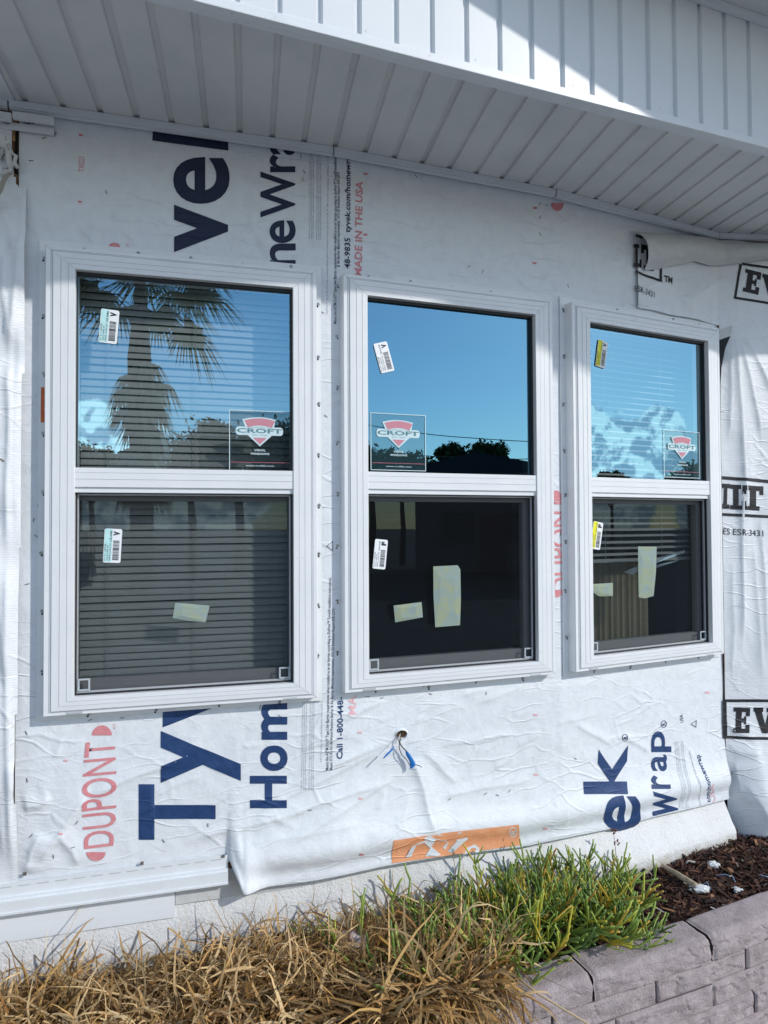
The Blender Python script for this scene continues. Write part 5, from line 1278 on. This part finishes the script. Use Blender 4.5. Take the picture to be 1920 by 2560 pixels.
# green leaf rosette low in the plants and the dead weed standing against the ledge
wd = MB(); wm = mat('dead_weed', (.16, .06, .05), .8)
a_ = at_plane(1545, 2175, (0.95, 2.70, 0), Vector((.35, -.93, 0))); pts = [a_+Vector((0, 0, h)) for h in (0, .03, .07, .11, .15)]; pts = [p+Vector((-.004*i, 0, 0)) for i, p in enumerate(pts)]
wd.tube(pts, [.0014, .0013, .0012, .001, .0008], wm, 5)
for p, dx in ((pts[-1], 0), (pts[-1], .008), (pts[-1], -.006), (pts[3], .012), (pts[3], .016), (pts[3], -.003)):
    q = p+Vector((dx, -.002, random.uniform(-.012, .006))); wd.tube([p, q], .0006, wm, 4)
    for _ in range(4): c = q+Vector((random.uniform(-.005, .005), random.uniform(-.004, .004), random.uniform(-.006, .004))); wd.tube([c, c+Vector((.001, 0, .004)), c+Vector((0, 0, .007))], [.001, .0032, .0008], wm, 6)
prop(wd.build('dead_weed', smooth_=True), 'small dead weed with dark red seed heads standing against the stucco ledge', 'weed')

# ------------------------------------------------------------------ WHAT THE PANES REFLECT (behind the photographer)
def mirror(k, px, py, dist):
    """real place of something seen at this spot of pane k, dist metres along the reflected sight line"""
    P, a = WIN[k]; n = Vector((math.sin(a), -math.cos(a), 0)); d = ray(px, py).normalized(); O = Vector((0, 0, EYE)); v = O+d*dist
    return v-n*(2*(v-Vector(P)).dot(n))
leafm = tone_mat('tree_leaf', .6, .3, .25); barkm = mat('trunk_bark', (.10, .075, .055), .9, .1, bump=(30, .8, .02))
def tree(px, py, k, dist, rad, label, seed, n=5200, squash=.8, name='broadleaf_tree', leaf=.11):
    c = mirror(k, px, py, dist); r = np.random.default_rng(seed); rd = random.Random(seed)
    t = prop(empty(name, (c.x, c.y, 0)), label, 'tree', 'trees across the street')
    tr = MB(); H0 = c.z; tr.tube([(0, 0, -.1), (.05, .03, H0*.4), (-.03, .05, H0*.75), (0, 0, H0)], [rad*.10, rad*.08, rad*.06, rad*.03], barkm, 8)
    lobes = []
    for i in range(26):
        a_ = rd.uniform(0, 6.28); e = rd.uniform(-.35, 1.2); q = Vector((math.cos(a_)*math.cos(e), math.sin(a_)*math.cos(e), math.sin(e)*squash))*rad*rd.uniform(.35, .85)
        lobes.append((q, rad*rd.uniform(.12, .30))); tr.tube([(0, 0, H0*.7), (q.x*.5, q.y*.5, H0*.85+q.z*.5), (q.x, q.y, H0+q.z)], [rad*.03, rad*.02, rad*.008], barkm, 5)
    tr.build('trunk', t)
    pick = r.integers(0, len(lobes), n); cen = np.array([l[0][:] for l in lobes])[pick]; lr = np.array([l[1] for l in lobes])[pick]
    dd = r.normal(size=(n, 3)); dd /= np.linalg.norm(dd, axis=1)[:, None]; pos = cen+dd*(lr*r.normal(.95, .28, n))[:, None]+np.array([0, 0, H0])
    a_ = r.normal(size=(n, 3)); a_ /= np.linalg.norm(a_, axis=1)[:, None]; b_ = np.cross(a_, r.normal(size=(n, 3))); b_ /= np.linalg.norm(b_, axis=1)[:, None]
    sz = r.uniform(.5, 1.3, n)[:, None]*leaf; V_ = np.stack([pos-a_*sz, pos-b_*sz*.45, pos+a_*sz, pos+b_*sz*.45], 1).reshape(-1, 3)
    F_ = np.arange(n*4).reshape(-1, 4); c_ = np.array([(.045, .075, .02), (.06, .09, .025), (.035, .055, .02), (.08, .10, .03)])[r.integers(0, 4, n)]*r.uniform(.7, 1.3, n)[:, None]
    mesh_np('crown', V_, F_, [leafm], parent=t, col=np.repeat(c_, 4, axis=0)); return t
tree(596, 1155, 0, 24, 2.0, 'dense broadleaf tree across the street, reflected beside the emblem of the left window', 201)
tree(742, 1142, 0, 24, 1.7, 'dark broadleaf tree across the street, reflected in the lower right corner of the left window', 202)
tree(478, 1160, 0, 27, 1.9, 'small bushy tree far across the street, reflected at the lower middle of the left window', 203)
tree(230, 1190, 0, 28, 1.5, 'low round bush far across the street, reflected at the lower left of the left window', 204)
tree(930, 1185, 1, 30, 1.9, 'broadleaf tree reflected at the lower left of the middle window behind the emblem', 205, leaf=.13)
tree(1005, 1190, 1, 30, 1.5, 'smaller tree between two bigger ones reflected behind the emblem of the middle window', 206, leaf=.13)
tree(1130, 1160, 1, 34, 1.25, 'leafy treetop rising over the roof ridge, left half, reflected in the middle window', 207, leaf=.13)
tree(1215, 1156, 1, 34, 1.3, 'leafy treetop rising over the roof ridge, right half, reflected in the middle window', 208, leaf=.13)
tree(1530, 1215, 2, 34, 1.0, 'far treetop reflected at the foot of the right window', 209, leaf=.16)
tree(1745, 1225, 2, 34, 1.4, 'far treetop reflected in the lower right corner of the right window', 210, leaf=.16)
# tall cabbage palm with a skirt of dead fronds
c = mirror(0, 352, 770, 13.0); palm = prop(empty('palm_tree', (c.x, c.y, 0)), 'tall fan palm with a shaggy skirt of dead fronds, reflected in the left window', 'palm tree')
H0 = c.z+.1; tk = MB(); rd = random.Random(5)
tk.tube([(0, 0, -.1), (.03, 0, H0*.3), (0, .02, H0*.6), (-.02, 0, H0*.82), (0, 0, H0), (0, 0, H0+.7)], [.24, .20, .19, .20, .11, .08], barkm, 12); tk.build('trunk', palm)
def fan(mb_v, mb_f, mb_c, base, d, Lp, Rf, dead, r):
    side = d.cross(Vector((0, 0, 1))); side = side.normalized() if side.length > .05 else Vector((1, 0, 0)); tip = base+d*Lp; tip.z -= Lp*.12
    k = len(mb_v); w = .018; mb_v += [tuple(base-side*w), tuple(base+side*w), tuple(tip+side*w), tuple(tip-side*w)]; mb_f.append((k, k+1, k+2, k+3)); cc = (.16, .12, .06) if dead else (.05, .07, .02); mb_c += [cc]*4
    N_ = 42; up = side.cross(d).normalized()
    for i in range(N_):
        a_ = (i/(N_-1)-.5)*R(250); dl = (d*math.cos(a_)+side*math.sin(a_)).normalized(); L = Rf*r.uniform(.75, 1.08)*(1-.25*abs(a_)/R(125)); p0 = tip
        p1 = tip+dl*L*.55+up*.03; p2 = tip+dl*L+Vector((0, 0, -L*(.35 if not dead else .8)*r.uniform(.6, 1.2)))
        s2 = dl.cross(up).normalized()*.026; k = len(mb_v)
        mb_v += [tuple(p0-s2*.4), tuple(p0+s2*.4), tuple(p1+s2), tuple(p1-s2), tuple(p2+s2*.1), tuple(p2-s2*.1)]; mb_f += [(k, k+1, k+2, k+3), (k+3, k+2, k+4, k+5)]
        base_c = ((.34, .28, .17) if dead else (.09, .115, .045)); j = r.uniform(.7, 1.3); mb_c += [tuple(q*j for q in base_c)]*6
for nm, cnt, z0, er, dead, Lp, Rf, sp in (('fronds', 30, H0+.55, (-.7, 1.1), False, .9, .9, 1), ('dead_frond_skirt', 30, H0-1.0, (-1.2, .1), True, .26, .48, 1.0)):
    v_, f_, c_ = [], [], []
    for i in range(cnt):
        a_ = i*2.4+rd.uniform(-.2, .2); e = rd.uniform(*er); d = Vector((math.cos(a_)*math.cos(e), math.sin(a_)*math.cos(e), math.sin(e)))
        fan(v_, f_, c_, Vector((0, 0, z0-(rd.uniform(0, 2.1) if dead else 0)+(rd.uniform(-.1, .1)))), d, Lp*rd.uniform(.8, 1.2), Rf*rd.uniform(.85, 1.15), dead, rd)
    mesh_np(nm, np.array(v_), np.array(f_), [leafm], parent=palm, col=np.array(c_))
# neighbour's low house
A = mirror(1, 1040, 1215, 24); B = mirror(1, 1360, 1215, 24); d = Vector((B.x-A.x, B.y-A.y, 0)); L = d.length; d.normalize(); n_ = Vector((A.x+B.x, A.y+B.y, 0)).normalized(); n_ = Vector((-d.y, d.x, 0)) if Vector((-d.y, d.x, 0)).dot(n_) > 0 else Vector((d.y, -d.x, 0))
nh = prop(empty('neighbour_house', (A.x, A.y, 0)), 'low house with a dark shallow gable roof across the street, reflected in the middle window', 'house')
hw = mirror(1, 1200, 1182, 24).z; hr = mirror(1, 1185, 1146, 24).z
mW = mat('house_render', (.30, .29, .27), .9); mRf = mat('dark_shingles', (.035, .037, .042), .9, .1, bump=(12, .6, .03)); mGl = mat('house_glass', (.02, .03, .04), .1)
def nb(name, pts, m, par=nh):
    mb = MB(); mb.add([tuple(d*x+n_*y+Vector((0, 0, z))) for x, y, z in pts], [(0, 1, 2, 3), (7, 6, 5, 4), (0, 4, 5, 1), (1, 5, 6, 2), (2, 6, 7, 3), (3, 7, 4, 0)], m); return mb.build(name, par)
nb('wall', [(0, 0, 0), (L, 0, 0), (L, 8, 0), (0, 8, 0), (0, 0, hw), (L, 0, hw), (L, 8, hw), (0, 8, hw)], mW)
rf = MB(); ov = .5; lo_ = [(-ov, -ov, hw-.05), (L*.47, -ov, hr), (L+ov, -ov, hw-.05)]; up_ = [(x, y, z+.16) for x, y, z in lo_]
pts = [d*x+n_*y+Vector((0, 0, z)) for x, y, z in lo_+up_]+[d*x+n_*8.5+Vector((0, 0, z)) for x, y, z in lo_+up_]
rf.add([tuple(p) for p in pts], [(0, 1, 4, 3), (1, 2, 5, 4), (6, 9, 10, 7), (7, 10, 11, 8), (3, 4, 10, 9), (4, 5, 11, 10), (0, 6, 7, 1), (1, 7, 8, 2), (0, 3, 9, 6), (2, 8, 11, 5), (0, 1, 2)], mRf); rf.build('roof', nh)
for x in (L*.2, L*.7): nb('window', [(x, -.06, 1), (x+1.2, -.06, 1), (x+1.2, .02, 1), (x, .02, 1), (x, -.06, 2.1), (x+1.2, -.06, 2.1), (x+1.2, .02, 2.1), (x, .02, 2.1)], mGl)
nb('door', [(L*.5, -.06, 0), (L*.5+.95, -.06, 0), (L*.5+.95, .02, 0), (L*.5, .02, 0), (L*.5, -.06, 2.05), (L*.5+.95, -.06, 2.05), (L*.5+.95, .02, 2.05), (L*.5, .02, 2.05)], mat('house_door', (.25, .05, .04), .6))
for lab, y0, y1 in (('upper black power line crossing the sky reflected in the middle window', 1045, 1100), ('lower black power line crossing the sky reflected in the middle window', 1112, 1138)):
    a_, b_ = mirror(1, 780, y0-12, 26), mirror(1, 1450, y1+6, 26); mb = MB(); mb.tube([a_.lerp(b_, t)+Vector((0, 0, -1.2*t*(1-t))) for t in np.linspace(0, 1, 14)], .016, M['black'], 5); prop(mb.build('power_line'), lab, 'power line', 'power lines over the street')
